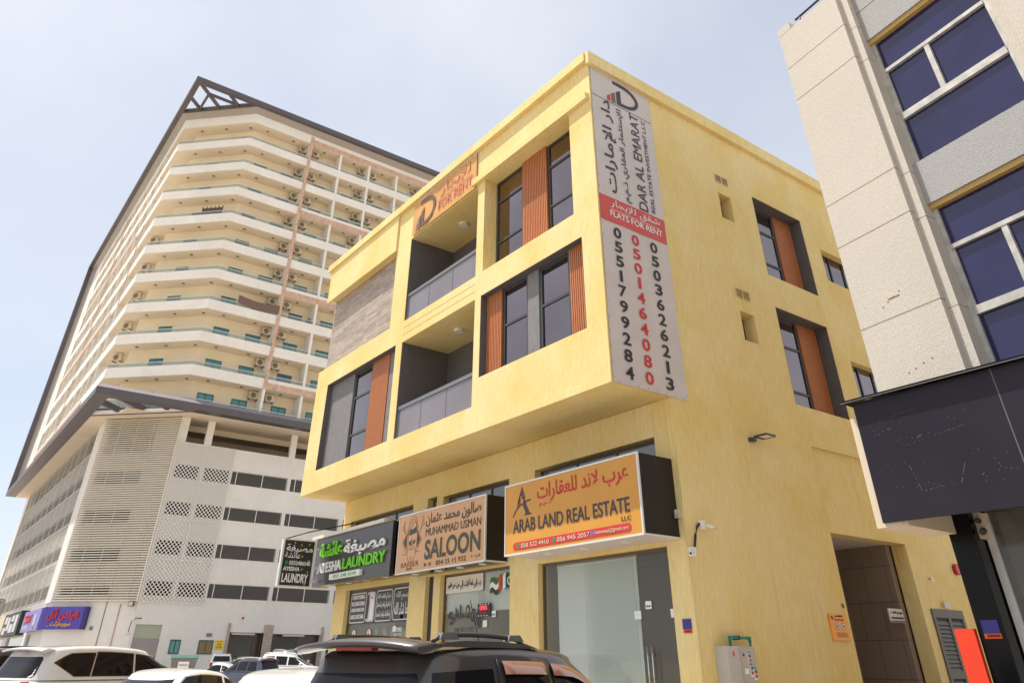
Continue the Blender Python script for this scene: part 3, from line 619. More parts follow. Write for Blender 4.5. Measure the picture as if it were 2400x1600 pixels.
t = thing('junction_box', 'small beige junction box at the corner beside the amber sign', 'box', (11.66, 10.3, 3.9)); MB().box(11.56, 11.668, 10.14, 10.24, 3.89, 4.04).build('body', mat('beige_plastic', (.5, .46, .3), .5), t); MB().box(11.553, 11.56, 10.16, 10.22, 3.95, 4.03).build('cover', ALU, t)
# meter cabinet and green pipe
t = thing('meter_cabinet', 'pale grey utility cabinet with stickers on the yellow side wall', 'cabinet', (12.4, YS, 0))
MB().box(12.06, 12.8, YS-.28, YS-.001, .4, 1.83).build('body', mat('cabinet_grey', (.50, .47, .43), .5, stain=(1, .06)), t)
MB().box(12.40, 12.79, YS-.3, YS-.281, .43, 1.81).build('door', mat('cabinet_door', (.47, .41, .345), .5, stain=(1, .06)), t); b = MB()
for z in (1.68, 1.25): b.box(12.45, 12.47, YS-.315, YS-.301, z, z+.04)
b.build('lock', K_BLACK, t)
for x0, z0, m, i in ((12.57, 1.56, K_BLACK, 0), (12.59, 1.38, K_BLACK, 1), (12.68, 1.33, K_BLACK, 2)):
    sk = MB().box(x0, x0+.085, YS-.3025, YS-.3005, z0, z0+.2).build('sticker', K_WHITE, t); MB().box(x0+.005, x0+.08, YS-.304, YS-.3026, z0+.165, z0+.195).build('header', mat('blue_ink', (.1, .2, .6)), sk)
    stext(('150', '150', '250')[i], x0+.02, YS-.3026, z0+.1, .055, .055, K_NAVY, sk, bold=.02); stext(('330', '300', '330')[i], x0+.02, YS-.3026, z0+.03, .055, .055, K_RED, sk, bold=.02)
MB().box(12.45, 12.55, YS-.3025, YS-.3005, 1.42, 1.5).build('sticker', K_WHITE, t); MB().box(12.2, 12.245, YS-.283, YS-.2805, 1.68, 1.75).build('sticker', K_RED, t)
pm = mat('green_pipe', (.01, .22, .16), .4); t = thing('water_pipe', 'green plastic pipe looping from the cabinet down the yellow wall', 'pipe', (12.9, YS, 0))
MB().tube([(12.37, YS-.12, 1.83), (12.37, YS-.12, 1.945), (12.38, YS-.12, 1.96), (12.92, YS-.12, 1.96), (12.935, YS-.12, 1.945), (12.935, YS-.12, .15)], .021, 10).build('pipe', pm, t); b = MB()
for p0, p1 in (((12.37, YS-.12, 1.89), (12.37, YS-.12, 1.985)), ((12.35, YS-.12, 1.96), (12.43, YS-.12, 1.96)), ((12.87, YS-.12, 1.96), (12.955, YS-.12, 1.96)), ((12.935, YS-.12, 1.98), (12.935, YS-.12, 1.89)), ((12.37, YS-.12, 1.83), (12.37, YS-.12, 1.86))): b.tube([p0, p1], .028, 10)
b.build('fitting', pm, t); b = MB()
for x_, z_ in ((12.62, 1.96), (12.935, 1.6)): b.box(x_-.012, x_+.012, YS-.15, YS-.001, z_-.03, z_+.035)
b.build('clip', K_BLACK, t)
# slatted meter closet door further along the lane
YS += .07
t = thing('louvred_door', 'grey louvred closet door past the tiled passage', 'door', (21, YS, 0)); m = mat('taupe_metal', (.10, .083, .068), .45)
MB().wall((20.24, YS-.04, 0), SU, UP, [0, 1.52], [.15, 2.68], [(.12, .7, .3, 1.28), (.12, .7, 1.42, 2.5), (.82, 1.4, .3, 1.28), (.82, 1.4, 1.42, 2.5)], .035).build('frame', m, t); b = MB()
for x0 in (20.36, 21.06):
    for z0, z1 in ((.3, 1.28), (1.42, 2.5)):
        k = 0
        while z0+k*.085 < z1-.06: b.quad((x0, YS-.035, z0+k*.085), (x0+.58, YS-.035, z0+k*.085), (x0+.58, YS-.008, z0+k*.085+.075), (x0, YS-.008, z0+k*.085+.075)); k += 1
b.build('louvre_slat', m, t); MB().box(20.25, 21.75, YS-.006, YS-.002, .15, 2.67).build('backing', DARK, t)
plate('wall_tag', 'small white notice above the grey louvred door', 'notice', 20.85, 21.1, 2.72, 2.84, mat('white_plate', (.6, .57, .55)))
t = plate('hose_cap', 'tiny white vent hole on the wall above the passage plate', 'vent', 20.57, 20.65, 3.28, 3.36, K_WHITE); disc((20.61, YS-.021, 3.33), SU, UP, .025, 0, .004).build('hole', K_BLACK, t)
t = thing('fire_bell', 'red fire bell partly hidden by the black pilaster', 'bell', (22.1, YS, 3.6)); disc((22.1, YS, 3.62), SU, UP, .13, .002, .1).build('gong', REDL, t)

YS -= .07
# shop window dressing -----------------------------------------------------
t = thing('window_blind', 'pale mint roller blind behind the wide shopfront glass', 'blind', (11.95, 13.0, .2)); MB().box(11.95, 11.958, 11.75, 14.25, .75, 3.38).build('fabric', mat('mint_blind', (.67, .72, .70), .8, stain=(.7, .04)), t); MB().tube([(11.955, 11.75, 3.39), (11.955, 14.25, 3.39)], .03).build('roller', WHITEP, t)
lb = MB()
for k in range(25): lb.prism(E_(0, 0, .05, .07, 0, 360, 10), (11.94, 14.2-k*.1, .78), FU, UP, 0, .003)
lb.build('lace_trim', K_BLACK, t)
def poster(lab, y0, y1, z0, z1, m, x=11.79): t = thing('window_poster', lab, 'poster', (x, (y0+y1)/2, z0)); MB().box(x-.004, x, y0, y1, z0, z1).build('sheet', m, t); return t
t = poster('black laundry window graphic with white Arabic and English panels', 20.56, 24.42, 2.52, 3.42, mat('black_sign_face', (.03, .024, .022)), 11.797); x = 11.792
for y0, y1 in ((23.28, 24.3), (21.62, 22.6), (20.6, 21.52)): 
    p = rrect(0, y1-y0, 0, .78, .08); stroke(p+[p[0], p[1]], .022, (x, y1, 2.57), FU, UP, 0, .003).build('border', K_WHITE, t)
for k, s_ in enumerate(('AUTOMATIC WASHING &', 'DRY CLEANING STEAMING', '& IRONING, WASHING CURTAIN', 'BLANKETS & CARPET CLEANING')): ftext(s_, x, 24.22, 3.19-.175*k, .86, .115, K_WHITE, t, bold=.03)
for k, s_ in enumerate(('غسيل آلي والتنظيف الجاف', 'بالبخار والكي والغسيل المستقل', 'والبطانيات وتنظيف السجاد')): ftext(s_, x, 22.54, 3.1-.23*k, .85, .19, K_WHITE, t, bold=.012)
ftext('ما شاء الله', x, 21.45, 2.68, .78, .32, K_WHITE, t, bold=.012); ftext('بسم الله', x, 21.4, 3.05, .7, .22, K_WHITE, t)
MB().prism(rrect(0, .5, 0, .78, .08), (x, 23.2, 2.57), FU, UP, 0, .003).build('picture_panel', mat('pale_grey_print', (.6, .58, .57)), t)
MB().prism([(.0, .08), (.12, .08), (.15, .45), (.13, .7), (.08, .74), (.03, .7), (0, .5)], (x-.003, 23.2, 2.57), FU, UP, 0, .003).build('garment_print', K_BLACK, t); MB().prism([(.2, .05), (.42, .05), (.45, .5), (.33, .7), (.24, .5)], (x-.003, 23.2, 2.57), FU, UP, 0, .003).build('garment_print', K_WHITE, t)
disc((x-.004, 22.9, 3.2), FU, UP, .1, 0, .003).build('seal', K_WHITE, t); disc((x-.006, 22.9, 3.2), FU, UP, .045, 0, .003).build('seal', K_RED, t)
for i, y_ in enumerate((23.9, 22.9)):
    t = thing('round_sticker', ('left', 'right')[i]+' of two round white one hour stickers on the laundry glass', 'sticker', (11.79, y_, 2.2)); MB().prism([((.105+.012*(k % 2))*math.cos(2*math.pi*k/28), (.105+.012*(k % 2))*math.sin(2*math.pi*k/28)) for k in range(28)], (11.797, y_, 2.27), FU, UP, 0, .003).build('disc', K_WHITE, t)
    ftext('1', 11.793, y_+.02, 2.29, .03, .06, K_RED, t, bold=.03); ftext('HOUR', 11.793, y_+.06, 2.23, .12, .04, K_RED, t, bold=.03)
t = thing('timing_sticker', 'white opening times lettering on the laundry door glass', 'sticker', (11.79, 21.2, 2.1)); ftext('TIMING', 11.797, 21.33, 2.27, .4, .12, K_WHITE, t, bold=.02); ftext('08:00 AM TO 01:30 PM', 11.797, 21.33, 2.18, .4, .06, K_WHITE, t, bold=.01); ftext('04:00 PM TO 11:30 PM', 11.797, 21.33, 2.1, .4, .06, K_WHITE, t, bold=.01)
# clothes in plastic hanging in the laundry
cl = mat('wrapped_garment', (.45, .45, .42), .35)
for k in range(5):
    t = thing('garment', ('first', 'second', 'third', 'fourth', 'fifth')[k]+' wrapped garment from the left hanging inside the laundry window', 'garment', (12.4, 24-.55*k, 2.4), 'wrapped garments in the laundry'); yy = 24-.55*k; hh = .5+.1*math.sin(k*2)
    rows = [[(12.35+.07*math.cos(q*.7+j+k), yy+(.2-.08*(j == 5)-.1*(j == 6))*math.cos(q*.5236), 2.42-hh*1.6+hh*1.6*j/6+.02*math.sin(q+k)) for q in range(12)] for j in range(7)]
    MB().grid(rows, True).build('wrap', cl, t); MB().tube([(12.35, yy, 2.4), (12.35, yy, 2.52), (12.35, yy+.04, 2.56), (12.35, yy+.06, 2.52)], .006, 5).build('hook', CHROME, t)
t = poster('white verse strip with black Arabic script at the top of the saloon window', 16.98, 18.7, 3.07, 3.45, mat('white_print', (.72, .66, .58)), 11.797); ftext('رب إني لما أنزلت إلي من خير فقير', 11.79, 18.62, 3.13, 1.56, .25, K_BLACK, t, bold=.012)
t = poster('pale frosted film across the saloon window above the lettering', 15.76, 18.76, 2.62, 3.06, mat('frosted_film', (.55, .56, .50), .7), 11.812) if False else thing('window_film', 'pale frosted film behind the saloon window above the lettering', 'film', (11.86, 17, 2.6)); MB().box(11.87, 11.874, 15.76, 18.76, 2.62, 3.46).build('sheet', mat('frosted_film', (.62, .64, .58), .7, stain=(.8, .06)), t)
t = thing('window_lettering', 'dark arched saloon lettering on the lower saloon glass', 'lettering', (11.79, 17.8, 2.3))
for k, ch in enumerate('SALOON'): 
    an = R(28-11*k); o = V3((11.797, 18.42-.225*k, 2.30+.2*math.sin(R(10+32*k)))); text(ch, o, V3((0, -math.cos(an), math.sin(an))), V3((0, math.sin(an), math.cos(an))), .2, .3, K_BLACK, t, bold=.03)
ftext('054 55 15 932', 11.797, 18.2, 2.2, .85, .1, K_NAVY, t, bold=.01)
t = thing('window_flags', 'pair of crossed flag stickers at the top of the saloon door', 'sticker', (11.79, 16.2, 3)); x = 11.797; y_ = 16.2
def wave(a0, a1, b0, b1, n=8): return [(a0+(a1-a0)*i/n, b0+.045*math.sin(i*.8)+.03*(i/n)) for i in range(n+1)]+[(a1-(a1-a0)*i/n, b1+.045*math.sin((n-i)*.8)+.03*((n-i)/n)) for i in range(n+1)]
for bb_, m in ((.22, mat('flag_green', (.01, .18, .03))), (.11, K_WHITE), (0, K_BLACK)): MB().prism(wave(-.48, -.12, bb_-.1, bb_+.01), (x, y_, 3.05), FU, UP, 0, .003).build('flag_stripe', m, t)
MB().prism(wave(-.12, 0, .0, .31, 3), (x, y_, 3.0), FU, UP, 0, .003).build('flag_stripe', mat('flag_red', (.6, .06, .01)), t)
MB().prism(wave(.05, .17, -.02, .3, 3), (x, y_, 3.02), FU, UP, 0, .003).build('flag_stripe', K_WHITE, t); MB().prism(wave(.17, .5, -.02, .3), (x, y_, 3.04), FU, UP, 0, .003).build('flag_field', mat('flag_dkgreen', (.0, .07, .03)), t)
stroke(E_(.33, .17, .075, .075, 30, 300, 14), .03, (x-.003, y_, 3.04), FU, UP, 0, .003).build('crescent', K_WHITE, t)
t = thing('open_sign', 'small dark sign with red lit OPEN lettering in the saloon window', 'sign', (11.78, 16.9, 2.5)); MB().box(11.775, 11.797, 16.63, 17.17, 2.5, 2.78).build('panel', K_BLACK, t)
ftext('OPEN', 11.772, 17.06, 2.64, .3, .09, mat('red_led', (.6, .02, .03), emit=(1, .05, .08, 1.5)), t); b = MB()
for k in range(8): disc((11.775, 17.12-.06*k, 2.76 if k % 2 else 2.52), FU, UP, .008, 0, .003, 8, b)
b.build('led_dot', mat('white_led', (.8, .8, .8), emit=(1, 1, 1, .8)), t); ftext('مفتوح', 11.772, 17.02, 2.53, .26, .09, K_RED, t)
for nm, y_, z_ in (('saloon', 16.5, 2.48), ('estate office', 11.36, 2.44), ('laundry', 21.0, 2.55)):
    t = thing('number_sticker', 'small white number sticker on the '+nm+' door glass', 'sticker', (11.79, y_, z_)); MB().box(11.793, 11.797, y_-.08, y_+.08, z_, z_+.13).build('sheet', K_WHITE, t); ftext('SHOP NO', 11.792, y_+.06, z_+.03, .12, .03, K_NAVY, t)

# furnishings one can make out behind the shop glass
t = thing('shelf_unit', 'tall dark shelf with pale files at the back of the estate office', 'shelf', (14.8, 11.3, .15)); b = MB()
for z in (.2, .7, 1.2, 1.7, 2.2, 2.7): b.box(14.75, 15.1, 10.6, 12.2, z, z+.04)
for y in (10.56, 12.2): b.box(14.75, 15.1, y, y+.04, .16, 2.74)
b.build('carcass', mat('dark_shelf_wood', (.06, .04, .03), .5), t); random.seed(5)
for z in (.74, 1.24, 1.74, 2.24):
    y = 10.64; b = MB()
    while y < 12.1: w_ = random.uniform(.04, .1); b.box(14.78, 15.0, y, y+w_*.9, z, z+random.uniform(.24, .36)); y += w_+random.choice((0, 0, .12))
    b.build('file_row', mat('pale_files', (.5, .46, .38), .7, var=(9, .5)), t)
t = thing('wall_mirror', 'wide barber mirror with shelf of bottles inside the saloon', 'mirror', (15.1, 17.2, 1.2)); MB().box(15.13, 15.19, 15.8, 18.6, 1.3, 2.5).build('frame', mat('dark_shelf_wood', (.06, .04, .03)), t); MB().box(15.12, 15.13, 15.86, 18.54, 1.36, 2.44).build('glass', mat('mirror_glass', (.8, .8, .8), .02, metal=1), t); MB().box(14.9, 15.19, 15.8, 18.6, 1.2, 1.25).build('shelf', ALU, t)
bt = None
for k in range(7):
    y = 16.0+.36*k; lb_ = 'pale bottle on the saloon mirror shelf, '+('first', 'second', 'third', 'fourth', 'fifth', 'sixth', 'seventh')[k]+' from the right'
    if bt is None:
        bt = thing('bottle', lb_, 'bottle', (15.0, y, 1.25), 'bottles on the saloon shelf'); MB().tube([(15.0, y, 1.25), (15.0, y, 1.42), (15.0, y, 1.46), (15.0, y, 1.5)], [.04, .04, .018, .018], 12).build('body', WHITEP, bt); MB().tube([(15.0, y, 1.5), (15.0, y, 1.54)], .02, 10).build('cap', K_RED, bt)
    else: dup(bt, (15.0, y, 1.25), 0, lb_)

# ------------------------------------------------------------------ apartment tower
tw = thing('apartment_tower', 'tall cream apartment tower with rows of balconies above a perforated car park podium', 'building', (12, 74, .45))
FL = [20.26+3.2875*k for k in range(11)]           # slab undersides; the last one carries the roof band
def off(d, x1=62, y1=118.5):                       # outline of the balcony edge moved inwards by d: left face, chamfer, right face
    s_ = 85.5+1.41421*d
    return [(9.13+d, y1), (9.13+d, s_-9.13-d), (s_-70.2-d, 70.2+d), (x1, 70.2+d)]
def ring(b, d0, d1, z0, z1, x1=62, y1=118.5):
    A, B = off(d0, x1, y1), off(d1, x1, y1)
    for i in range(3):
        a, c, e, g = A[i], A[i+1], B[i+1], B[i]
        b.quad((*a, z0), (*c, z0), (*c, z1), (*a, z1)); b.quad((*e, z0), (*g, z0), (*g, z1), (*e, z1))
        b.quad((*a, z1), (*c, z1), (*e, z1), (*g, z1)); b.quad((*c, z0), (*a, z0), (*g, z0), (*e, z0))
    b.quad((*A[0], z0), (*A[0], z1), (*B[0], z1), (*B[0], z0)); b.quad((*A[3], z0), (*B[3], z0), (*B[3], z1), (*A[3], z1)); return b
ring(MB(), 1.7, 1.95, 20.3, 54.3).build('wall', BWALL, tw)
for k, z in enumerate(FL):
    if k == 0:
        b = ring(MB(), .0, 1.69, 20.27, 20.5)
    elif k == 10: b = ring(ring(MB(), 0, .14, z, 54.3), .141, 1.69, z+.002, z+.2)
    else: b = ring(ring(MB(), 0, .14, z, z+.97), .141, 1.69, z+.002, z+.2)
    o = b.build('balcony' if k < 10 else 'roof_band', CREAM, tw)
    if k < 10:
        zz = z+.97 if k else 20.51
        ring(MB(), .05, .062, zz, zz+.34 if k else zz+.95).build('glass_balustrade', CLEARG, o); ring(MB(), .03, .085, zz+(.34 if k else .95), zz+(.385 if k else 1.0)).build('handrail', ALU, o)
DIV = [22.375+3.87*i for i in range(10)]; DIVL = [83.4+3.87*i for i in range(9)]
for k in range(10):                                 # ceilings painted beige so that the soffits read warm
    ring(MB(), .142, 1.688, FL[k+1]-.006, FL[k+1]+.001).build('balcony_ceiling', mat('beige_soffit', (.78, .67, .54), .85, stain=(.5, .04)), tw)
for x in DIV:
    b = MB()
    for k in range(10): b.box(x-.13, x+.13, 70.2, 71.9, FL[k]+(.98 if k else .25), FL[k+1]-.004)
    b.build('divider', CREAM, tw)
for y in DIVL:
    b = MB()
    for k in range(10): b.box(9.13, 10.83, y-.13, y+.13, FL[k]+(.98 if k else .25), FL[k+1]-.004)
    b.build('divider', CREAM, tw)
# pink stone pier and the pink bands that run off it
b = MB().box(22.2, 22.55, 70.12, 70.199, FL[1]+.02, 54.1)
for k in (1, 4, 7, 10): b.box(22.55, 62, 70.14, 70.199, FL[k]+.02, FL[k]+.6)
b.build('stone_band', PINK, tw); b = MB()
for k in (1, 4, 7): b.box(9.07, 9.129, 87.2, 118.4, FL[k]+.02, FL[k]+.5)
b.box(9.07, 9.129, 83.25, 83.55, FL[4], FL[7]).box(9.07, 9.129, 102.6, 102.9, FL[1], FL[10]); b.build('stone_band', PINK, tw)
# windows on the back walls
def flatwin(x0, x1, z0, z1, y, parent=tw, U=SU, O=None):
    o = V3(O) if O else V3((0, y, 0)); b = MB(); N = V3(U).cross(V3(UP)); 
    for a in ((x0, x0+.07, z0, z1), (x1-.07, x1, z0, z1), (x0+.07, x1-.07, z1-.09, z1), (x0+.07, x1-.07, z0, z0+.07), ((x0+x1)/2-.035, (x0+x1)/2+.035, z0+.07, z1-.09)): b.obox(o, U, UP, N, *a, .0, .05)
    w_ = b.build('window', GREENF, parent); MB().obox(o, U, UP, N, x0+.05, x1-.05, z0+.04, z1-.05, .002, .02).build('pane', random.choice(TEALS), w_)
for k in range(9):
    for x in (17.5, 20.72, 24.67, 28.3, 32.5): flatwin(x-.76, x+.76, FL[k]+.3, FL[k]+2.3, 71.899)
CU = V3((1, -1, 0)).normalized()
for k in range(9):
    p = V3((10.83, 77.05, 0)); flatwin(2.3, 3.7, FL[k]+.3, FL[k]+2.3, 0, tw, CU, p-V3((-1, -1, 0)).normalized()*-.01)
# ceiling lights: dark ring round a pale glass
DK = mat('lamp_ring', (.10, .06, .035), .5)
for k in range(1, 11):
    for x, y in ((17.2, 71.05), (20.4, 71.05), (24.35, 71.05), (28.3, 71.05), (32.3, 71.05), (36.2, 71.05), (11.05, 75.65), (13.2, 73.55), (15.4, 71.6)):
        z = FL[k]-.007; q = disc((x, y, z), (1, 0, 0), (0, -1, 0), .14, 0, .09, 14).build('ceiling_light', DK, tw); disc((x, y, z-.09), (1, 0, 0), (0, -1, 0), .1, 0, .012, 12).build('lamp_glass', mat('lamp_beige', (.62, .52, .40), .4), q)
# end wall of the left face with slit windows
b = MB().wall((9.13, 0, 0), FU, UP, [-125.6, -118.5], [20.3, 54.3], [(-122.3, -121.5, FL[k]+1.2, FL[k]+2.6) for k in range(10)], .3); b.box(9.43, 9.5, 118.5, 125.6, 20.3, 54.3); b.box(9.43, 20, 125.3, 125.6, 20.3, 54.3)
b.build('wall', CREAM, tw); MB().box(9.4, 9.429, 121.4, 122.4, 21, 54).build('slit_glazing', BRZ, tw)
MB().quad((8.6, 126.2, 20.95), (9.13, 125.0, 20.95), (9.13, 125.0, 54.6), (8.6, 126.2, 54.85)).build('end_cladding', GREYC, tw)
# roof: sloped grey lining, dark fascia to the open corner, pergola beams
A, B = off(-.6, 62, 126.2), off(0, 62, 126.2); b = MB()
for i in range(3): 
    n_ = max(1, int(math.dist(A[i], A[i+1])/1.25))
    L_ = lambda p, q, t: (p[0]+(q[0]-p[0])*t, p[1]+(q[1]-p[1])*t)
    for j in range(n_):
        t0, t1 = j/n_+.004, (j+1)/n_-.004
        a, c, e, g = L_(A[i], A[i+1], t0), L_(A[i], A[i+1], t1), L_(B[i], B[i+1], t1), L_(B[i], B[i+1], t0)
        b.quad((*g, 54.3), (*e, 54.3), (*c, 54.86), (*a, 54.86))
    b.quad((*A[i], 54.87), (*B[i], 54.31), (*B[i+1], 54.31), (*A[i+1], 54.87))
b.build('eaves_lining', GREYC, tw)
b = MB(); P = off(-1.0, 62, 126.2); b.quad(*[(*p, 55.2) for p in reversed(P)], (62, 126.2, 55.2)) ; b.build('roof', GREYC, tw)
b = MB().box(8.0, 62, 69.1, 69.66, 54.86, 55.45).box(8.0, 8.59, 69.66, 127.2, 54.86, 55.45).box(8.0, 8.6, 126.2, 127.2, 20.95, 54.86)
b.build('fascia', PURP, tw)
def beam(b, p, q, z0, z1, wd=.26):
    p, q = V3((*p, 0)), V3((*q, 0)); t = (q-p).normalized(); s_ = V3((-t.y, t.x, 0)); L = (q-p).length
    b.obox(p, t, s_, (0, 0, 1), 0, L, -wd/2, wd/2, z0, z1)
C0, C1 = off(-.72)[1], off(-.72)[2]; mid = lambda t: (C0[0]+(C1[0]-C0[0])*t, C0[1]+(C1[1]-C0[1])*t); b = MB()
m1, m2, m3 = mid(.25), mid(.5), mid(.75)
beam(b, m2, (8.4, 69.5), 54.9, 55.25); beam(b, m1, (8.5, m1[1]-(m1[0]-8.5)), 54.9, 55.25); beam(b, m3, (m3[0]-(m3[1]-69.6), 69.6), 54.9, 55.25)
iv = (m2[0]-1.8, m2[1]-1.8); beam(b, iv, (m3[0]-(m3[1]-iv[1]), iv[1]), 54.94, 55.21); beam(b, iv, (iv[0], m1[1]-(m1[0]-iv[0])), 54.94, 55.21)
beam(b, C0, C1, 54.88, 55.2, .16); b.build('pergola_beam', PURP, tw)
# canopy over the podium, same plan
b = MB().box(8.0, 62, 69.1, 69.2, 20.2, 20.78).box(8.0, 8.1, 69.2, 127, 20.2, 20.78); b.box(8.1, 62, 69.2, 70.1, 20.2, 20.24).box(8.1, 9.2, 70.1, 127, 20.2, 20.24)
b.build('canopy_fascia', PURP, tw); b = MB()
b.quad((8.0, 69.1, 20.785), (62, 69.1, 20.785), (62, 69.55, 21.15), (8.45, 69.55, 21.15)); b.quad((8.0, 127, 20.785), (8.0, 69.1, 20.785), (8.45, 69.55, 21.15), (8.45, 127, 21.15))
b.build('canopy_coping', mat('skylit_cladding', (.24, .215, .245), .4), tw)  # sky light on the slope painted in as a paler cladding colour
s0 = 86.2; b = MB()
b.prism([(9.2, 127), (9.2, s0-9.2), (s0-70.1, 70.1), (62, 70.1), (62, 73.2), (16.2, 73.2), (12, 78), (12, 127)], (0, 0, 20.21), (1, 0, 0), (0, 1, 0), .0, .05)
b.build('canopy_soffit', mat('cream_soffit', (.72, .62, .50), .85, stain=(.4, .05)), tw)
b = MB(); beam(b, (9.2, s0-9.2), (s0-70.1, 70.1), 20.2, 20.85, .12); cm = lambda t: (9.2+(s0-79.3)*t, s0-9.2-(s0-79.3)*t); 
for t in (.3, .55, .8): p = cm(t); k = min(p[0]-8.1, p[1]-69.2); beam(b, (p[0]-.06, p[1]-.06), (p[0]-k, p[1]-k), 20.3, 20.75, .28)
b.build('pergola_beam', PURP, tw)
# podium: five open car park levels with real slabs behind
ROW = [(5.97, 7.02), (8.98, 10.06), (12.03, 13.08), (15.03, 16.14)]
bays = [(16.45, 18.5), (19.0, 21.25), (21.5, 26.85), (27.2, 32.6), (33.1, 38.4), (38.9, 44.2)]
hol = [(a, c, z0, z1) for a, c in bays for z0, z1 in ROW] + [(16.75, 18.42, 18.05, 20.2), (19.05, 26.6, 18.05, 20.2), (27.2, 35, 18.05, 20.2), (35.6, 44, 18.05, 20.2)]
gnd = [(16.4, 18.45, .45, 3.95), (24.0, 26.95, .45, 3.55), (27.75, 32.3, .45, 3.5)]
MB().wall((0, 72, 0), SU, UP, [16.15, 62], [.3, 20.2], hol+gnd, .35).build('wall', WHITE, tw)
b = MB()
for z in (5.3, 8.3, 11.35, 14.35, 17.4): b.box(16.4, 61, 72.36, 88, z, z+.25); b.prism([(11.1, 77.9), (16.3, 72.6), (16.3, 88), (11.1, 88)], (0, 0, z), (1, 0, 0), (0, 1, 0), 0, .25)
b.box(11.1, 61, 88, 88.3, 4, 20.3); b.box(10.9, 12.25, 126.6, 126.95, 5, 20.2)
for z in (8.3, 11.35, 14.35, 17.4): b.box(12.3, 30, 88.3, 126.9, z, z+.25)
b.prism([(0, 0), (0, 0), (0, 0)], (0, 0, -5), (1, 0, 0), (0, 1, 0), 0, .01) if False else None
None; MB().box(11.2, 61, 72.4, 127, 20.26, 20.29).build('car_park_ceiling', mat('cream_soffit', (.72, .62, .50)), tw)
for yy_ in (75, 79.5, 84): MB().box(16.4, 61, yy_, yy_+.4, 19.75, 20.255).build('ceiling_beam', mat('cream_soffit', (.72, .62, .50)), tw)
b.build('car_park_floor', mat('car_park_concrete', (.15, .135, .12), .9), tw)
MESH = screen_mat('wire_mesh', (.30, .28, .26), 12, .48, 45)
for a, c in bays[2:]:
    for z0, z1 in ROW:
        o = MB().quad((a, 71.9, z0), (c, 71.9, z0), (c, 71.9, z1), (a, 71.9, z1)).build('mesh_infill', MESH, tw, lambda p: (p[0], p[2]))
        b = MB()
        for q in (a+.4, (a+c)/2+.2, c): b.box(q-.03, q+.03, 71.88, 71.96, z0, z1)
        b.build('mesh_post', ALU, o)
PS = screen_mat('perforated_screen', (.70, .66, .61), 4.2, .40, 45)
b = MB()
for a, c in ((16.15, 18.72), (18.76, 21.35)):
    for z0, z1 in ((5.5, 8.6), (8.64, 11.7), (11.74, 14.8), (14.84, 18.0)): b.quad((a, 71.85, z0), (c, 71.85, z0), (c, 71.85, z1), (a, 71.85, z1))
b.build('perforated_screen', PS, tw, lambda p: (p[0], p[2]))
b = MB()
for q in (16.15, 18.74, 21.37): b.box(q-.03, q+.03, 71.82, 71.88, 5.5, 18.0)
for z in (5.5, 8.62, 11.72, 14.82, 18.0): b.box(16.15, 21.37, 71.83, 71.87, z-.02, z+.02)
b.build('screen_frame', ALU, tw)
# chamfered corner: louvres over a wall with dark openings
O_ = V3((10.8, 77.5, 0)); CN = V3((-1, -1, 0)).normalized(); LC = 7.62
MB().wall(O_, CU, UP, [0, LC], [.3, 20.2], [(.4, 5.2, 17.2, 20.0), (.4, 4.9, 14.5, 15.6), (.4, 4.9, 11.4, 12.4), (.4, 4.9, 8.4, 9.4), (.4, 4.9, 6.0, 6.6)], .3).build('wall', WHITE, tw)
b = MB(); z = 5.55; LV = mat('louvre_cream', (.76, .70, .60), .6)
while z < 20.1: b.obox(O_, CU, UP, CN, .0, LC, z, z+.075, .12, .34); z += .185
b.build('louvre_screen', LV, tw); b = MB()
for q in (1.6, 3.3, 4.9, 6.6): b.obox(O_, CU, UP, CN, q-.03, q+.03, 5.5, 20.15, .06, .12)
b.obox(O_, CU, UP, CN, LC, LC+.08, 5.5, 20.15, .0, .36); b.build('louvre_post', LV, tw)
# left face of the podium
hl = [(-121.5, -81.2, z0, z1) for z0, z1 in ROW] + [(-121.5, -81.2, 18.0, 20.0)]
MB().wall((10.84, 0, 0), FU, UP, [-127, -77.5], [.3, 20.2], hl+[(-86.5, -84, .45, 3.4), (-100, -88.5, .45, 3.4), (-118, -103, .45, 3.4)], .3).build('wall', WHITE, tw)
boxes('pier', WHITE, tw, (10.68, 10.839, 77.55, 80.7, 5.5, 20.2), (10.66, 10.839, 124.2, 127, .3, 20.2))
MB().box(12.0, 12.2, 79.5, 126.9, 5.4, 20.1).build('shade_backing', DARK, tw)  # dark sheet added close behind the screen so its openings read as shaded
PS2 = screen_mat('weathered_screen', (.36, .315, .26), 2.6, .40, 45)
b = MB(); b.quad((10.7, 124.2, 5.6), (10.7, 80.7, 5.6), (10.7, 80.7, 20.1), (10.7, 124.2, 20.1)); b.build('perforated_screen', PS2, tw, lambda p: (p[1], p[2]))
b = MB(); y = 80.7
while y < 124.3: b.box(10.66, 10.74, y-.04, y+.04, 5.6, 20.1); y += 3.95
for z in (5.6, 8.6, 11.7, 14.7, 17.8): b.box(10.67, 10.73, 80.7, 124.2, z-.03, z+.03)
b.build('screen_frame', ALU, tw)
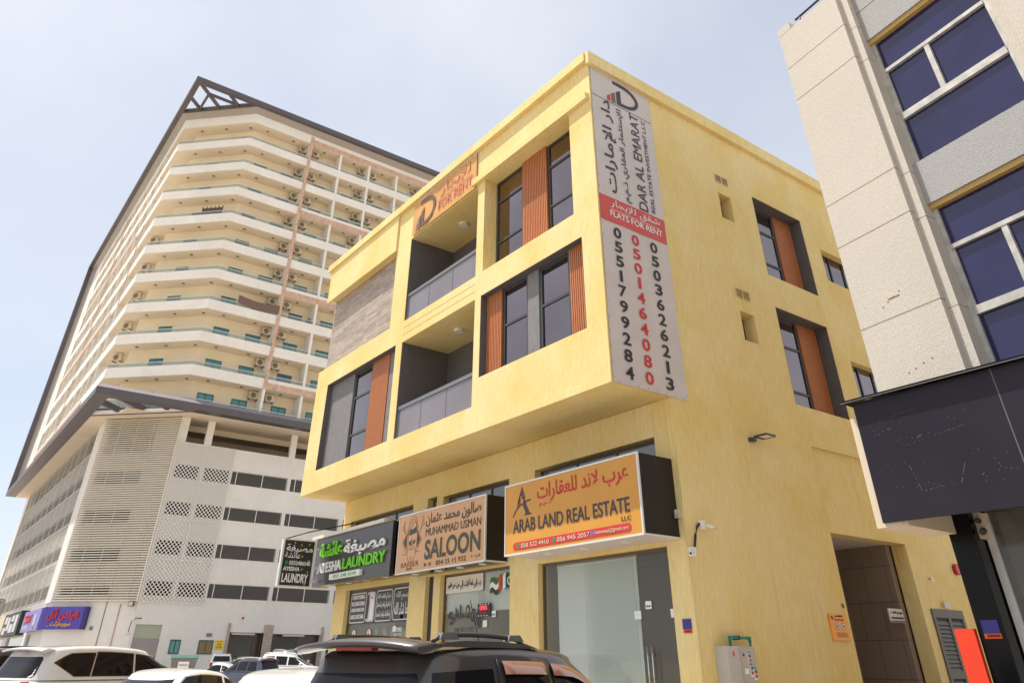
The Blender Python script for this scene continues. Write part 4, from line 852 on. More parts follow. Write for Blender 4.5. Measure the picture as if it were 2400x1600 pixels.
# ground floor
MB().box(16.2, 61, 77.5, 77.8, .3, 5.2).box(23.7, 24, 72.35, 77.5, .3, 5.2).box(32.3, 32.6, 72.35, 77.5, .3, 5.2).box(18.45, 18.7, 72.35, 77.5, .3, 5.2).box(16.2, 61, 72.35, 77.5, 4.0, 4.2).build('lobby_wall', mat('lobby_beige', (.34, .28, .17), .7), tw)
boxes('travertine_pier', mat('travertine', (.42, .33, .27), .6, var=(3, .2), stretch=(.5, .5, 3)), tw, (26.95, 27.75, 71.9, 72.5, .4, 4.15), (23.78, 23.98, 71.86, 72, .4, 4.2), (32.31, 32.5, 71.86, 72, .4, 4.1))
boxes('entrance_cladding', mat('dark_marble', (.075, .045, .032), .3), tw, (24, 24.9, 72.6, 72.66, .45, 3.5), (26.3, 26.95, 72.6, 72.66, .45, 3.5), (30.3, 32.3, 72.6, 72.66, .45, 3.45))
boxes('entrance_glass', CLEAR, tw, (24.9, 26.3, 72.64, 72.66, .45, 3.5), (27.75, 30.3, 72.64, 72.66, .45, 3.45))
boxes('tube_light', mat('cream_light', (.6, .5, .4), .5), tw, (24.2, 26.2, 71.95, 72.15, 3.38, 3.5), (28.7, 30.7, 71.95, 72.15, 3.34, 3.46))
flatwin(21.6, 22.8, 1.98, 2.96, 71.999); flatwin(19.32, 20.15, 1.98, 2.96, 71.999)
for a in ((21.72, 22.17), (22.24, 22.7)): MB().box(a[0], a[1], 71.96, 71.975, 2.05, 2.88).build('window_board', mat('brown_board', (.26, .17, .08), .7), tw)
MB().box(16.4, 18.45, 72.1, 72.15, 3.0, 3.95).build('shop_fascia', mat('sage_panel', (.38, .40, .30), .5), tw); MB().box(16.4, 18.45, 72.12, 72.15, .45, 2.99).build('shop_glass', BRZ, tw)
for y0, y1 in ((84, 86.5), (88.5, 100), (103, 118)): MB().box(11.0, 11.05, y0, y1, .45, 3.4).build('shop_glass', CLEAR, tw)
MB().box(32.95, 33.9, 71.97, 71.999, 1.9, 2.7).build('wall_panel', DARK, tw); 

# air conditioners on the balconies
ORD = ['bottom', 'second', 'third', 'fourth', 'fifth', 'sixth', 'seventh', 'eighth', 'ninth', 'top']
acm = mat('ac_casing', (.62, .54, .41), .55, stain=(3, .15))
ac = thing('air_conditioner', 'x', 'air conditioner', (0, 0, 0), 'air conditioners hung in the tower balconies')
MB().box(-.45, .45, -.32, .0, 0, .68).build('casing', acm, ac); b = MB()
disc((-.1, -.321, .34), SU, UP, .27, 0, .012, 20, b); b.build('fan_guard', mat('fan_dark', (.10, .075, .05), .6), ac); b = MB()
for rr in (.09, .18, .27): 
    pts = [(-.1+rr*math.cos(i*.3142), -.34, .34+rr*math.sin(i*.3142)) for i in range(21)]; b.tube(pts, .012, 5, False)
b.build('fan_grille', acm, ac); MB().box(-.4, -.35, -.4, .25, -.08, -.005).box(.35, .4, -.4, .25, -.08, -.005).box(-.4, -.35, .2, .25, -.005, .3).box(.35, .4, .2, .25, -.005, .3).build('bracket', DK, ac)
spots = []
for k in range(10):
    z = FL[k+1]-.83
    spots += [((21.83, 71.55, z), 0, 'air conditioner just left of the pink pier, %s balcony row' % ORD[k]), ((23.42, 71.55, z), 0, 'air conditioner just right of the pink pier, %s balcony row' % ORD[k])]
    if k > 5: spots.append(((29.62, 71.55, z), 0, 'air conditioner left of second divider past the pink pier, %s row' % ORD[k]))
    if k > 6: spots.append(((31.15, 71.55, z), 0, 'air conditioner right of second divider past the pink pier, %s row' % ORD[k]))
    if k > 8: spots.append(((37.3, 71.55, z), 0, 'air conditioner nearest the yellow building roof, on the top balcony row'))
    if k < 6: spots.append(((10.2, 78.6, z), R(-45), 'air conditioner tucked in the left bend of the %s balcony row' % ORD[k]))
    if k < 7: spots += [((10.55, 86.2, z-.2), R(-90), 'air conditioner on the tower left face, nearer of two, %s row' % ORD[k]), ((10.55, 94.0, z-.2), R(-90), 'air conditioner on the tower left face, farther of two, %s row' % ORD[k])]
for i, (p, rz, lb_) in enumerate(spots):
    if i == 0: ac.location = p; ac['label'] = 'beige '+lb_
    else: dup(ac, p, rz, 'beige '+lb_)
# odds and ends on the balconies
tp = [[(18.0+5.0*i/12*.86, 70.1, FL[3]+2.1-.22*math.sin(i/12*3.14)-j*.2+(-.1*i/12)) for i in range(13)] for j in range(5)]
tag(MB().grid(tp).build('tarpaulin', mat('brown_tarp', (.17, .11, .085), .8)), 'sagging brown tarpaulin hung over a tower balcony left of the pink pier', 'tarpaulin')
t = thing('balcony_screen', 'dark carved timber screen standing on an upper chamfer balcony', 'screen', (13.6, 72.3, FL[6]+.9)); p0 = V3((12.9, 72.75, 0)); b = MB()
for k in range(6): b.obox(p0, CU, UP, CN, k*.45, k*.45+.08, FL[6]+.97, FL[6]+2.0, -.03, .03)
b.obox(p0, CU, UP, CN, 0, 2.33, FL[6]+1.7, FL[6]+1.78, -.02, .02); b.build('frame', K_BLACK, t); MB().obox(p0, CU, UP, CN, .04, 2.3, FL[6]+.97, FL[6]+1.7, -.01, .01).build('panel', mat('dark_timber', (.12, .05, .02), .6), t)
t = thing('balcony_plant', 'green potted plant behind a balcony divider high on the tower', 'plant', (29.9, 70.6, FL[7]+.3)); disc((29.75, 70.6, FL[7]+.2), (1, 0, 0), (0, 1, 0), .16, 0, .35).build('pot', PINK, t); b = MB()
for k in range(60):
    a, h = random.uniform(0, 6.28), random.uniform(.3, 1.7); c = V3((29.75+.25*math.cos(a)*random.random(), 70.6+.25*math.sin(a)*random.random(), FL[7]+.3+h)); d_ = V3((math.cos(a), math.sin(a), random.uniform(-.5, .8)))*.2
    s_ = d_.cross(V3((0, 0, 1))).normalized()*.05; b.quad(c-s_, c+d_*.5-s_*2, c+d_, c+d_*.5+s_*2)
b.build('foliage', mat('leaf_green', (.06, .12, .02), .6), t); MB().tube([(29.75, 70.6, FL[7]+.5), (29.75, 70.6, FL[7]+1.6)], .02).build('stem', DK, t)

t = thing('satellite_dish', 'small dark dish behind the glass of a tower balcony beside a divider', 'dish', (25.9, 70.5, FL[3]+.3)); rows = [[(25.75+.32*q*math.cos(a*.524), 70.45+.12*q*q, FL[3]+1.35+.32*q*math.sin(a*.524)) for a in range(12)] for q in (.05, .5, 1)]; MB().grid(rows, True).build('reflector', FRAME, t); MB().tube([(25.75, 70.5, FL[3]+.2), (25.75, 70.5, FL[3]+1.3)], .03).build('mast', FRAME, t)
# shop signs and fittings at the foot of the tower --------------------------
t = thing('shop_sign', 'blue supermarket sign wrapped round the tower corner with red Arabic letters', 'sign', (10.5, 78, 3.6)); BS = mat('ultramarine_sign', (.085, .06, .38), .4, stain=(.8, .08)); DB = mat('deep_blue_edge', (.03, .02, .16), .4)
MB().obox(O_, CU, UP, CN, -.2, 3.65, 3.6, 5.15, .12, .42).build('panel', BS, t); MB().obox(O_, CU, UP, CN, 3.34, 3.66, 3.59, 5.16, .11, .426).build('edge_band', DB, t)
MB().box(10.3, 10.6, 78.2, 87.4, 3.56, 5.12).build('panel', mat('lilac_sign', (.20, .17, .50), .4, stain=(.8, .1)), t)
text('قولدن أبل', O_+CU*.25+CN*.424+V3((0, 0, 4.2)), CU, UP, 2.75, .8, K_RED, t, depth=.09, bold=.03); text('سوبرماركت', O_+CU*.75+CN*.424+V3((0, 0, 3.75)), CU, UP, 1.75, .4, K_GOLD, t, depth=.06, bold=.02); text('ذ.م.م', O_+CU*.4+CN*.424+V3((0, 0, 3.76)), CU, UP, .3, .1, K_WHITE, t)
ftext('GOLDEN', 10.3, 86.4, 4.55, 3.9, .26, K_RED, t, bold=.03, depth=.05); ftext('APPLE', 10.3, 86.2, 4.2, 3.6, .3, K_RED, t, bold=.03, depth=.05); ftext('SUPER', 10.3, 86.6, 3.75, 2.8, .3, mat('pale_green_ink', (.5, .6, .45)), t, bold=.03)
b = MB().box(10.27, 10.299, 80.2, 81.0, 3.95, 4.75); b.build('bottle_print', mat('pale_grey_print', (.6, .58, .57)), t); MB().box(10.27, 10.299, 80.2, 81.0, 3.65, 3.85).build('bottle_print', mat('signal_orange', (.75, .1, .02)), t)
t = thing('shop_sign', 'black shop sign with white panels left of the blue supermarket sign', 'sign', (10.3, 94, 3.5)); MB().box(10.15, 10.8, 89.0, 100, 3.45, 5.35).build('panel', K_BLACK, t)
for y0, y1, z0, z1 in ((90.3, 92, 3.7, 5.1), (92.5, 94.8, 3.7, 4.4), (95.2, 97, 3.9, 5.0), (97.4, 99.5, 3.6, 4.2), (97.4, 99.3, 4.5, 5.1), (92.6, 94.4, 4.6, 5.1)): MB().box(10.13, 10.149, y0, y1, z0, z1).build('panel_print', mat('pale_grey_print', (.6, .58, .57)), t)
t = thing('shop_sign', 'cream and yellow shop sign at the far left end of the podium', 'sign', (10.3, 104, 3.5)); MB().box(10.15, 10.8, 100.6, 112, 3.4, 5.4).build('panel', mat('cream_sign', (.66, .58, .40), .5), t); stroke([(0, 0), (1.1, .3), (1.6, 1.2)], .25, (10.149, 106.5, 3.8), FU, UP, 0, .02).build('mark', K_DKGREEN, t)
t = thing('blade_sign', 'grey rounded blade sign standing out above the far podium shops', 'sign', (9.7, 105.5, 5.4)); MB().prism(rrect(9.3, 10.1, 5.4, 7.0, .18), (0, 105.5, 0), SU, UP, 0, .18).build('panel', mat('blade_grey', (.42, .40, .41), .5), t); MB().prism(rrect(9.25, 10.15, 5.35, 7.05, .2), (0, 105.5, 0), SU, UP, -.05, -.001).build('rim', K_BLACK, t)
text('FURNITURE', (9.85, 105.32, 5.5), UP, (-1, 0, 0), 1.1, .25, K_NAVY, t, bold=.02) if False else stroke([(0, 0), (.25, .18), (0, .36)], .06, (9.55, 105.32, 6.5), SU, UP, .001, .01).build('mark', K_MAROON, t)
t = thing('floodlight', 'small square floodlight at the foot of the louvred corner', 'floodlight', (16, 72, 5.3)); c_ = O_+CU*7.3; MB().obox(c_, CU, UP, CN, -.22, .22, 5.15, 5.5, .35, .5).build('lamp_body', FRAME, t); MB().obox(c_, CU, UP, CN, -.18, .18, 5.19, 5.46, .5, .51).build('lens', mat('lamp_beige', (.62, .52, .4)), t); MB().obox(c_, CU, UP, CN, -.03, .03, 5.25, 5.32, .0, .35).build('arm', FRAME, t)
for lb_, q, zt, rad in (('thin black cable hanging down the white tower corner wall', 4.9, 6.3, .022), ('grey conduit running down the white tower corner wall', 6.15, 5.35, .04)): tag(MB().tube([O_+CU*q+CN*.04+V3((0, 0, zt)), O_+CU*(q+.02)+CN*.04+V3((0, 0, .5))], rad, 6).build('cable' if rad < .03 else 'conduit', K_BLACK if rad < .03 else PINK), lb_, 'cable' if rad < .03 else 'conduit')
t = thing('security_camera', 'camera on a bent pipe arm left of the tower corner shop window', 'camera', (16, 71.8, 4)); MB().tube([(16.7, 71.95, 4.35), (16.2, 71.6, 4.35), (15.9, 71.5, 4.1), (15.85, 71.5, 3.4)], .035, 6).build('arm', FRAME, t); MB().tube([(15.95, 71.45, 3.3), (15.4, 71.35, 3.2)], .08, 8).build('barrel', WHITEP, t)
t = thing('warning_sign', 'yellow warning plate beside the tower entrance', 'sign', (23.3, 71.97, 2.3)); MB().box(22.95, 23.65, 71.96, 71.995, 2.33, 2.97).build('panel', mat('yellow_plate', (.78, .58, .01), .4), t); b = MB()
for z in (2.42, 2.5, 2.86): b.box(23.05, 23.55, 71.95, 71.959, z, z+.03)
b.build('fine_print', K_BLACK, t); MB().box(23.15, 23.28, 71.95, 71.959, 2.62, 2.74).box(23.33, 23.46, 71.95, 71.959, 2.62, 2.74).build('symbol', K_RED, t)
t = thing('wall_sensor', 'tiny red alarm lamp on the white podium wall', 'lamp', (25.1, 71.95, 4.5)); disc((24.9, 71.999, 4.6), SU, UP, .09, 0, .1, 12).build('lens', REDL, t)
for i, (x_, lb_) in enumerate(((22.35, 'small grey grille above the boarded green window'), (14.1, 'small grey grille beside the blue supermarket sign'))):
    t = thing('wall_grille', lb_, 'grille', (x_, 71.9, 3.2)); b = MB()
    if i == 0: b.box(22.1, 22.55, 71.96, 71.999, 3.2, 3.45)
    else: b.obox(O_, CU, UP, CN, 3.95, 4.25, 3.55, 3.8, .001, .04)
    b.build('grille', mat('grille_grey', (.2, .19, .18), .6), t)

# ------------------------------------------------------------------ grey and beige building on the right
TH = R(9.5); rb = thing('corner_building', 'beige and grey textured office block with indigo windows beside the narrow lane', 'building', (11.5, 5.66, 0))
RO, RU = V3((11.5, 5.66, 0)), V3((-math.sin(TH), -math.cos(TH), 0)); RN = RU.cross(V3(UP))
def rbox(b, a0, a1, z0, z1, d0, d1): return b.obox(RO, RU, UP, RN, a0, a1, z0, z1, -d1, -d0)     # d counts inwards from the front
GR = (12.03, 11.18, 8.61, 7.745, 6.2)                                                             # joints cut in the render
for a0, a1, d0 in ((0, 1.48, 0), (3.98, 5.5, 0)):
    zs = [4.4]+sorted(GR)+[12.96]; b = MB()
    for z0, z1 in zip(zs, zs[1:]): rbox(b, a0, a1, z0+.011, z1-.011, d0, .6)
    rbox(b, a0+.012, a1-.012, 4.4, 12.9, .012, .58)
    if a0 == 0: rbox(b, 0, .33, 12.96, 13.14, 0, .6)
    b.build('pilaster', STONE, rb)
for a0, a1 in ((1.481, 1.65), (3.80, 3.979)):
    zs = [4.4]+[z-.15 for z in sorted(GR)]+[13.0]; b = MB()
    for z0, z1 in zip(zs, zs[1:]): rbox(b, a0, a1, z0+.008, z1-.008, .1, .6)
    rbox(b, a0+.01, a1-.01, 4.4, 12.9, .11, .58); b.build('reveal_strip', STONE, rb)
for z0, z1 in ((11.52, 12.25), (12.27, 13.0), (7.84, 8.63)): rbox(MB(), 1.651, 3.80, z0, z1, .24, .6).build('spandrel', GSTONE, rb)
b = MB(); rbox(b, 0, 12, 4.3, 12.9, .6, 12); rbox(b, 5.5, 12, 4.3, 13.0, .02, .6); b.build('wall', STONE, rb)
b = MB()
for z in (13.38,): b.tube([RO+RU*.3-RN*.3+V3((0, 0, z)), RO+RU*12-RN*.3+V3((0, 0, z))], .025)
for k in range(6): b.tube([RO+RU*(.42+k*2.2)-RN*.3+V3((0, 0, 12.9)), RO+RU*(.42+k*2.2)-RN*.3+V3((0, 0, 13.38))], .02)
b.build('roof_railing', K_BLACK, rb)
ALF = mat('weathered_white_frame', (.47, .45, .41), .5, stain=(5, .25)); GOLD = mat('yellowed_sealant', (.50, .32, .10), .6)
for zb_, zt in ((8.63, 11.52), (4.95, 7.84)):
    bars = ((zb_+2.05, zb_+2.12), (zb_+.95, zb_+1.08)); b = MB()
    rbox(b, 1.652, 1.73, zb_, zt, .33, .42); rbox(b, 3.66, 3.79, zb_, zt, .33, .42); rbox(b, 1.73, 3.66, zb_, zb_+.05, .33, .42)
    for z0, z1 in bars: rbox(b, 1.73, 3.66, z0, z1, .31, .42)
    rbox(b, 2.53, 2.62, bars[1][1], bars[0][0], .32, .42); rbox(b, 1.73, 1.76, bars[1][1], bars[0][0], .34, .42); w_ = b.build('window', ALF, rb)
    rbox(MB(), 1.652, 3.79, zt-.09, zt-.001, .28, .42).build('head_trim', GOLD, w_)
    for a in ((1.73, 3.66, bars[0][1], zt-.09), (1.76, 2.53, bars[1][1], bars[0][0]), (2.62, 3.66, bars[1][1], bars[0][0]), (1.73, 3.66, zb_+.05, bars[1][0])): rbox(MB(), a[0]-.01, a[1]+.01, a[2]-.01, a[3]+.01, .375, .40).build('pane', BLUEGL, w_)
b = MB()
for k, (a, z) in enumerate(((.52, 6.42), (.63, 6.47), (.75, 6.52), (.87, 6.57), (.62, 5.3), (.75, 5.33), (.9, 5.37), (1.05, 5.4))): b.tube([RO+RU*a+RN*.004+V3((0, 0, z)), RO+RU*a-RN*.05+V3((0, 0, z))], .011, 8)
b.build('bolt_hole', K_BLACK, rb); rbox(MB(), .64, .86, 6.495, 6.52, -.003, .001).build('rust_stain', mat('rust', (.35, .16, .05), .9, var=(9, .4)), rb)
# shop floor below the fascia: ceiling, glass, black pilaster
b = MB().box(11.6, 20, -6, 5.0, 3.35, 4.3); b.box(14.5, 15, -6, 5.0, .1, 3.35); b.build('shop_interior', mat('taupe_interior', (.30, .27, .23), .8), rb)
MB().box(11.62, 14.5, -6, 4.78, .06, .16).build('shop_floor', floor, rb); MB().box(11.64, 11.66, -6, 4.7, .16, 3.3).build('shop_glass', glass('smoky_glass', (.7, .7, .66), 1.5, .85), rb)
MB().box(11.3, 12.2, 4.82, 5.14, .1, 3.35).build('black_pilaster', GLOSSB, rb)
b = MB().box(11.6, 11.68, 4.7, 4.8, .16, 3.3); b.build('shop_frame', ALU, rb); MB().box(12.1, 20, 4.95, 5.15, .1, 4.3).build('lane_wall', STONE, rb)
MB().box(12.5, 12.52, -5, 4.4, .6, 2.75).build('inner_blind', mat('grey_blind', (.42, .40, .36), .8, stain=(.5, .06)), rb)
fs = thing('fascia_sign', 'blank dark fascia board with ghosts of removed letters on the right hand building', 'sign', (10, 1, 3.1))
DF = mat('dark_fascia', (.026, .020, .028), .3, stain=(.7, .18), spec=.18)
b = MB().prism([(5.33, 3.1), (5.33, 4.64), (3.47, 4.645), (3.47, 3.085)], (10.0, 0, 0), (0, 1, 0), UP, 0, .04); b.prism([(3.455, 3.085), (3.455, 4.645), (-4, 4.66), (-4, 3.0)], (10.0, 0, 0), (0, 1, 0), UP, 0, .04)
b.build('panel', DF, fs); MB().box(10.0, 10.03, 3.455, 3.47, 3.08, 4.64).build('joint', mat('joint_grey', (.10, .095, .09)), fs)
b = MB().box(9.9, 11.4, -4, 5.45, 4.655, 4.675); b.build('flashing', GLOSSB, fs); MB().box(9.9, 9.912, -4, 5.45, 4.64, 4.654).build('flashing_lip', mat('joint_grey', (.10, .095, .09)), fs)
MB().box(10.06, 11.29, 5.03, 5.45, 3.05, 4.46).build('return_box', mat('cream_board', (.68, .56, .40), .5), fs); MB().box(10.041, 10.06, 5.1, 5.445, 3.052, 4.458).build('return_face', mat('cream_board', (.68, .56, .40), .5), fs)
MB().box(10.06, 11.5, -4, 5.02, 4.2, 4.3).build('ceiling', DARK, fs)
gh_ = mat('glue_ghost', (.10, .092, .098), .5); b = MB(); random.seed(3)
for pts, wd in (([(.55, .62), (.62, .30), (1.0, .33)], .008), ([(1.12, .33), (1.25, .58), (1.4, .36)], .008), ([(1.2, .45), (1.33, .47)], .007), ([(.3, 1.22), (.85, 1.3)], .004), ([(.55, .86), (1.45, .98)], .004), ([(1.55, .6), (1.62, .42), (1.8, .38)], .006), ([(.36, 1.12), (.42, 1.1), (.45, 1.12)], .01), ([(.75, .93), (.82, .96)], .01)):
    for (p, q) in zip(pts, pts[1:]):
        n_ = int(math.dist(p, q)/.035)+1
        for i in range(n_):
            if random.random() < .55: a = (p[0]+(q[0]-p[0])*i/n_, p[1]+(q[1]-p[1])*i/n_); c = (a[0]+(q[0]-p[0])/n_*.8, a[1]+(q[1]-p[1])/n_*.8); stroke([a, c], wd*random.uniform(.5, 1.2), (9.9995, 5.33, 3.1), FU, UP, 0, .0012, b)
for k in range(40): disc((9.9995, 5.33-random.uniform(.2, 1.75), 3.1+random.choice((.35, .62, .95, 1.12))+random.uniform(-.06, .06)), FU, UP, .006, 0, .0012, 6, b)
b.build('glue_mark', gh_, fs)
t = thing('red_board', 'tall bright red board standing beside the black pilaster', 'board', (11.25, 5.27, .1)); MB().box(11.22, 11.29, 5.15, 5.4, .12, 1.96).build('panel', mat('vermilion', (.72, .045, .01), .4, stain=(2, .06)), t)
t = thing('number_plate_sign', 'blue plate with orange number strip on the black pilaster', 'sign', (11.29, 4.97, 1.85)); MB().box(11.285, 11.299, 4.865, 5.07, 1.905, 2.05).build('panel', mat('royal_blue', (.03, .02, .22)), t); MB().box(11.285, 11.299, 4.865, 5.07, 1.85, 1.904).build('strip', mat('signal_orange', (.75, .1, .02)), t); ftext('57755 07938', 11.284, 5.03, 1.862, .15, .03, K_BLACK, t, bold=.02)
t = thing('shop_camera', 'black and cream camera bracket under the dark fascia by the pilaster', 'camera', (11.4, 4.78, 3.1)); MB().box(11.45, 11.6, 4.74, 4.86, 2.98, 3.3).build('mount', mat('cream_board', (.68, .56, .4)), t); MB().tube([(11.5, 4.76, 3.08), (11.25, 4.68, 3.03)], .04, 10).tube([(11.5, 4.78, 3.2), (11.3, 4.72, 3.18)], .035, 10).build('barrel', K_BLACK, t)

# ------------------------------------------------------------------ vehicles
def spline(pts, t):
    for (a, p), (c, q) in zip(pts, pts[1:]):
        if t <= c: return p+(q-p)*(t-a)/(c-a)
    return pts[-1][1]
def car(name, lab, cat, loc, rz, paint, L=4.6, H=1.5, zb=1.0, wb=.88, wt=.66, rear=(.1, .3), front=(3.4, 2.3), n=5, arch=.06, side=(), rw=(.62, .12, .9), fw=(.66, .08, .92), glassm=CARGL, trim=None, rails=None, spoiler=None, group='cars parked in the lot', edge=.085):
    """local frame: x forward from the rear bumper, y left, z up"""
    t = thing(name, lab, cat, (0, 0, 0), group); zs = H-edge
    def sec(f): return (rear[0]+(rear[1]-rear[0])*f, front[0]+(front[1]-front[0])*f, wb+(wt-wb)*f)
    def outl(f, th, ins=0):
        a0, a1, w_ = sec(f); xc, a = (a0+a1)/2, (a1-a0)/2-ins; c, s_ = math.cos(th), math.sin(th)
        return xc+a*math.copysign(abs(c)**(2/n), c), (w_-ins)*math.copysign(abs(s_)**(2/n), s_)
    xm, am = (rear[1]+front[1])/2-.1, (front[1]-rear[1])/2
    drop = lambda x, z: arch*min(1.6, ((x-xm)/am)**2)*max(0, (z-zb)/(H-zb))
    rows = []
    for f_, z, ins in [(f_, zb+(zs-zb)*f_, 0) for f_ in (0, .25, .5, .75, 1)]+[(1, zs+edge*.47, .015), (1, zs+edge*.76, .05), (1, H-.008, .12)]:
        rows.append([(x, y, z-drop(x, z)) for x, y in (outl(f_, 2*math.pi*i/56, ins) for i in range(56))])
    top = rows[-1]; xc = sum(p[0] for p in top)/56
    for sc, dz in ((.75, .006), (.45, .011), (.15, .013)): rows.append([(xc+(p[0]-xc)*sc, p[1]*sc, H+dz-.006-drop(xc+(p[0]-xc)*sc, H)) for p in top])
    b = MB().grid(rows, True); b.f.append(tuple(len(b.v)-56+i for i in range(56)))
    low = []
    for z, ins in ((.26, .10), (.32, .03), (.5, .0), (.75, .0), (zb-.06, .015), (zb-.015, .05), (zb+.002, .12)):
        rr = []
        for i in range(56):
            th = 2*math.pi*i/56; c, s_ = math.cos(th), math.sin(th); x = L/2+(L/2-ins)*math.copysign(abs(c)**.28, c); y = (wb+.03-ins)*math.copysign(abs(s_)**.28, s_)
            h = max(0, (x-front[0]+.1)/(L-front[0]+.1)); k = .16*h**1.6*max(0, (z-.5)/(zb-.5)); rr.append((x, y, z-k))
        low.append(rr)
    b.grid(low, True); b.f.append(tuple(len(b.v)-56+i for i in range(56))); b.build('body', paint, t)
    def py(x, f_, sgn, e): a0, a1, w_ = sec(f_); X = abs((x-(a0+a1)/2)/((a1-a0)/2)); z = zb+(zs-zb)*f_; return (x, sgn*(w_*max(0, 1-X**n)**(1/n)+e), z-drop(x, z))
    def px(y, f_, back, e): a0, a1, w_ = sec(f_); Y = abs(y/w_); x = (a0+a1)/2+(-1 if back else 1)*((a1-a0)/2*max(0, 1-Y**n)**(1/n)+e); z = zb+(zs-zb)*f_; return (x, y, z-drop(x, z))
    def panel(e, grow, sgn, xl, xr, v0, v1, lo=None, hi=None):
        rows = []
        for j in range(9):
            v = v0-grow+(v1-v0+2*grow)*j/8; q = j/8
            a, c = spline(xl, q)-grow*.5, spline(xr, q)+grow*.5
            rows.append([py(a+(c-a)*i/16, v, sgn, e) for i in range(17)])
        if sgn > 0: rows.reverse()
        return MB().grid(rows)
    for sgn in (-1, 1):
        for k, (xl, xr, v0, v1) in enumerate(side):
            w_ = panel(.010, 0, sgn, xl, xr, v0, v1).build('side_window', glassm, t)
            if trim: panel(.006, .022, sgn, xl, xr, v0, v1).build('window_trim', trim, w_)
    for back, (hw, v0, v1), nm in ((True, rw, 'rear_window'), (False, fw, 'windshield')):
        rows = []
        for j in range(9):
            q = j/8; v = v0+(v1-v0)*q; h = hw*(1-.12*q)*(1 if .1 < q < .9 else .96); rows.append([px(-h+2*h*i/16, v, back, .008) for i in range(17)])
        if not back: rows.reverse()
        MB().grid([list(reversed(r_)) for r_ in rows]).build(nm, glassm, t)
    for x in (.85, L-.9):
        for sgn in (-1, 1):
            wl = MB().tube([(x, sgn*(wb-.2), .34), (x, sgn*(wb+.035), .34)], .34, 24).build('wheel', TYRE, t); MB().tube([(x, sgn*(wb+.03), .34), (x, sgn*(wb+.042), .34)], .22, 20).build('rim', RIM, wl)
    for sgn in (-1, 1):
        MB().box(.015, .1, sgn*(wb-.13)-.1, sgn*(wb-.13)+.1, zb-.28, zb-.02).build('tail_light', REDL, t); MB().box(L-.16, L-.02, sgn*(wb-.2)-.13, sgn*(wb-.2)+.13, .62, .74).build('headlight', ALU, t)
        c = V3((front[0]-.55, sgn*(wb+.12), zb+.1)); b = MB(); b.grid([[(c.x+.075*math.cos(p)*math.sin(q)-.02, c.y+sgn*.01+.11*math.sin(p)*math.sin(q), c.z+.095*math.cos(q)) for p in (2*math.pi*i/12 for i in range(12))] for q in (.05, .5, 1, 1.57, 2.1, 2.6, 3.1)], True)
        b.tube([(c.x, sgn*(wb-.05), zb+.02), (c.x, c.y, c.z-.05)], .025); b.build('mirror', paint, t)
        if rails:
            x0, x1, m_ = rails; zr = lambda x: H-.012-drop(x, H)
            b = MB().tube([(x0, sgn*(wt-.12), zr(x0)), (x0+.15, sgn*(wt-.12), zr(x0+.15)+.05)]+[(x0+.15+(x1-x0-.3)*i/6, sgn*(wt-.12), zr(x0+.15+(x1-x0-.3)*i/6)+.055) for i in range(1, 7)]+[(x1, sgn*(wt-.12), zr(x1))], .017); b.build('roof_rail', m_, t)
    if spoiler:
        m_, hw, back, zt = spoiler; rows = []
        for i in range(21):
            y = -hw+2*hw*i/20; q = 1-.35*abs(y/hw)**3; xr_ = rear[1]; zc = zt-.045*abs(y/hw)**2.5
            rows.append([(xr_+.22, y*.96, zc-.004), (xr_+.02, y, zc+.004), (xr_-back*q, y, zc-.025), (xr_-back*q-.004, y, zc-.045), (xr_-back*q*.75, y, zc-.07), (xr_+.02, y, zc-.06)])
        b = MB().grid(rows); b.f += [tuple(range(5, -1, -1)), tuple(len(b.v)-6+i for i in range(6))]; sp = b.build('spoiler', m_, t)
        MB().box(rear[1]-back*.62, rear[1]-back*.3, -.2, .2, zt-.088, zt-.062).build('brake_light', REDL, sp)
    t.location = loc; t.rotation_euler = (0, 0, rz); return t
def paint(n_, c, rough=.25, metal=.0): return mat(n_+'_paint', c, rough, metal, coat=1, stain=(1.2, .04))
PW, PWP, PBL, PGR, PSI, PNV = paint('white', (.76, .75, .72)), paint('pearl_white', (.72, .70, .66)), paint('black', (.075, .064, .062), .38, .5), paint('graphite', (.10, .095, .095), .3, .4), paint('silver', (.42, .42, .43), .3, .6), paint('navy', (.05, .05, .085), .3, .4)
H20 = R(20)
def at(x, y, rz, dx, dy): return (x-dx*math.cos(rz)+dy*math.sin(rz), y-dx*math.sin(rz)-dy*math.cos(rz))    # place so that local (dx, dy) falls on (x, y)
# near black estate car
rz = R(18.5); p = at(3.508, 5.668, rz, .30, -.74)
SV = mat('brown_visor', (.30, .13, .085), .12, coat=1)
bs = car('black_suv', 'close black suv with brown wind deflectors and roof rails, lowest in the scene', 'suv', (*p, .02), rz, PBL, L=4.75, H=1.695, zb=1.02, wb=.87, wt=.71, rear=(.02, .30), front=(3.98, 2.62), n=6, arch=.05,
    side=(([(0, .26), (1, .38)], [(0, 1.05), (1, 1.05)], .15, .86), ([(0, 1.22), (1, 1.22)], [(0, 1.98), (1, 1.88)], .15, .88), ([(0, 2.08), (.7, 1.98), (1, 1.95)], [(0, 3.4), (.5, 3.0), (.8, 2.7), (1, 2.4)], .15, .88)),
    rw=(.66, .18, .86), spoiler=(PBL, .69, .24, 1.735), group='cars parked in the lot')
def local(nm, mb, m): o = mb.build(nm, m); o.parent = bs; return o
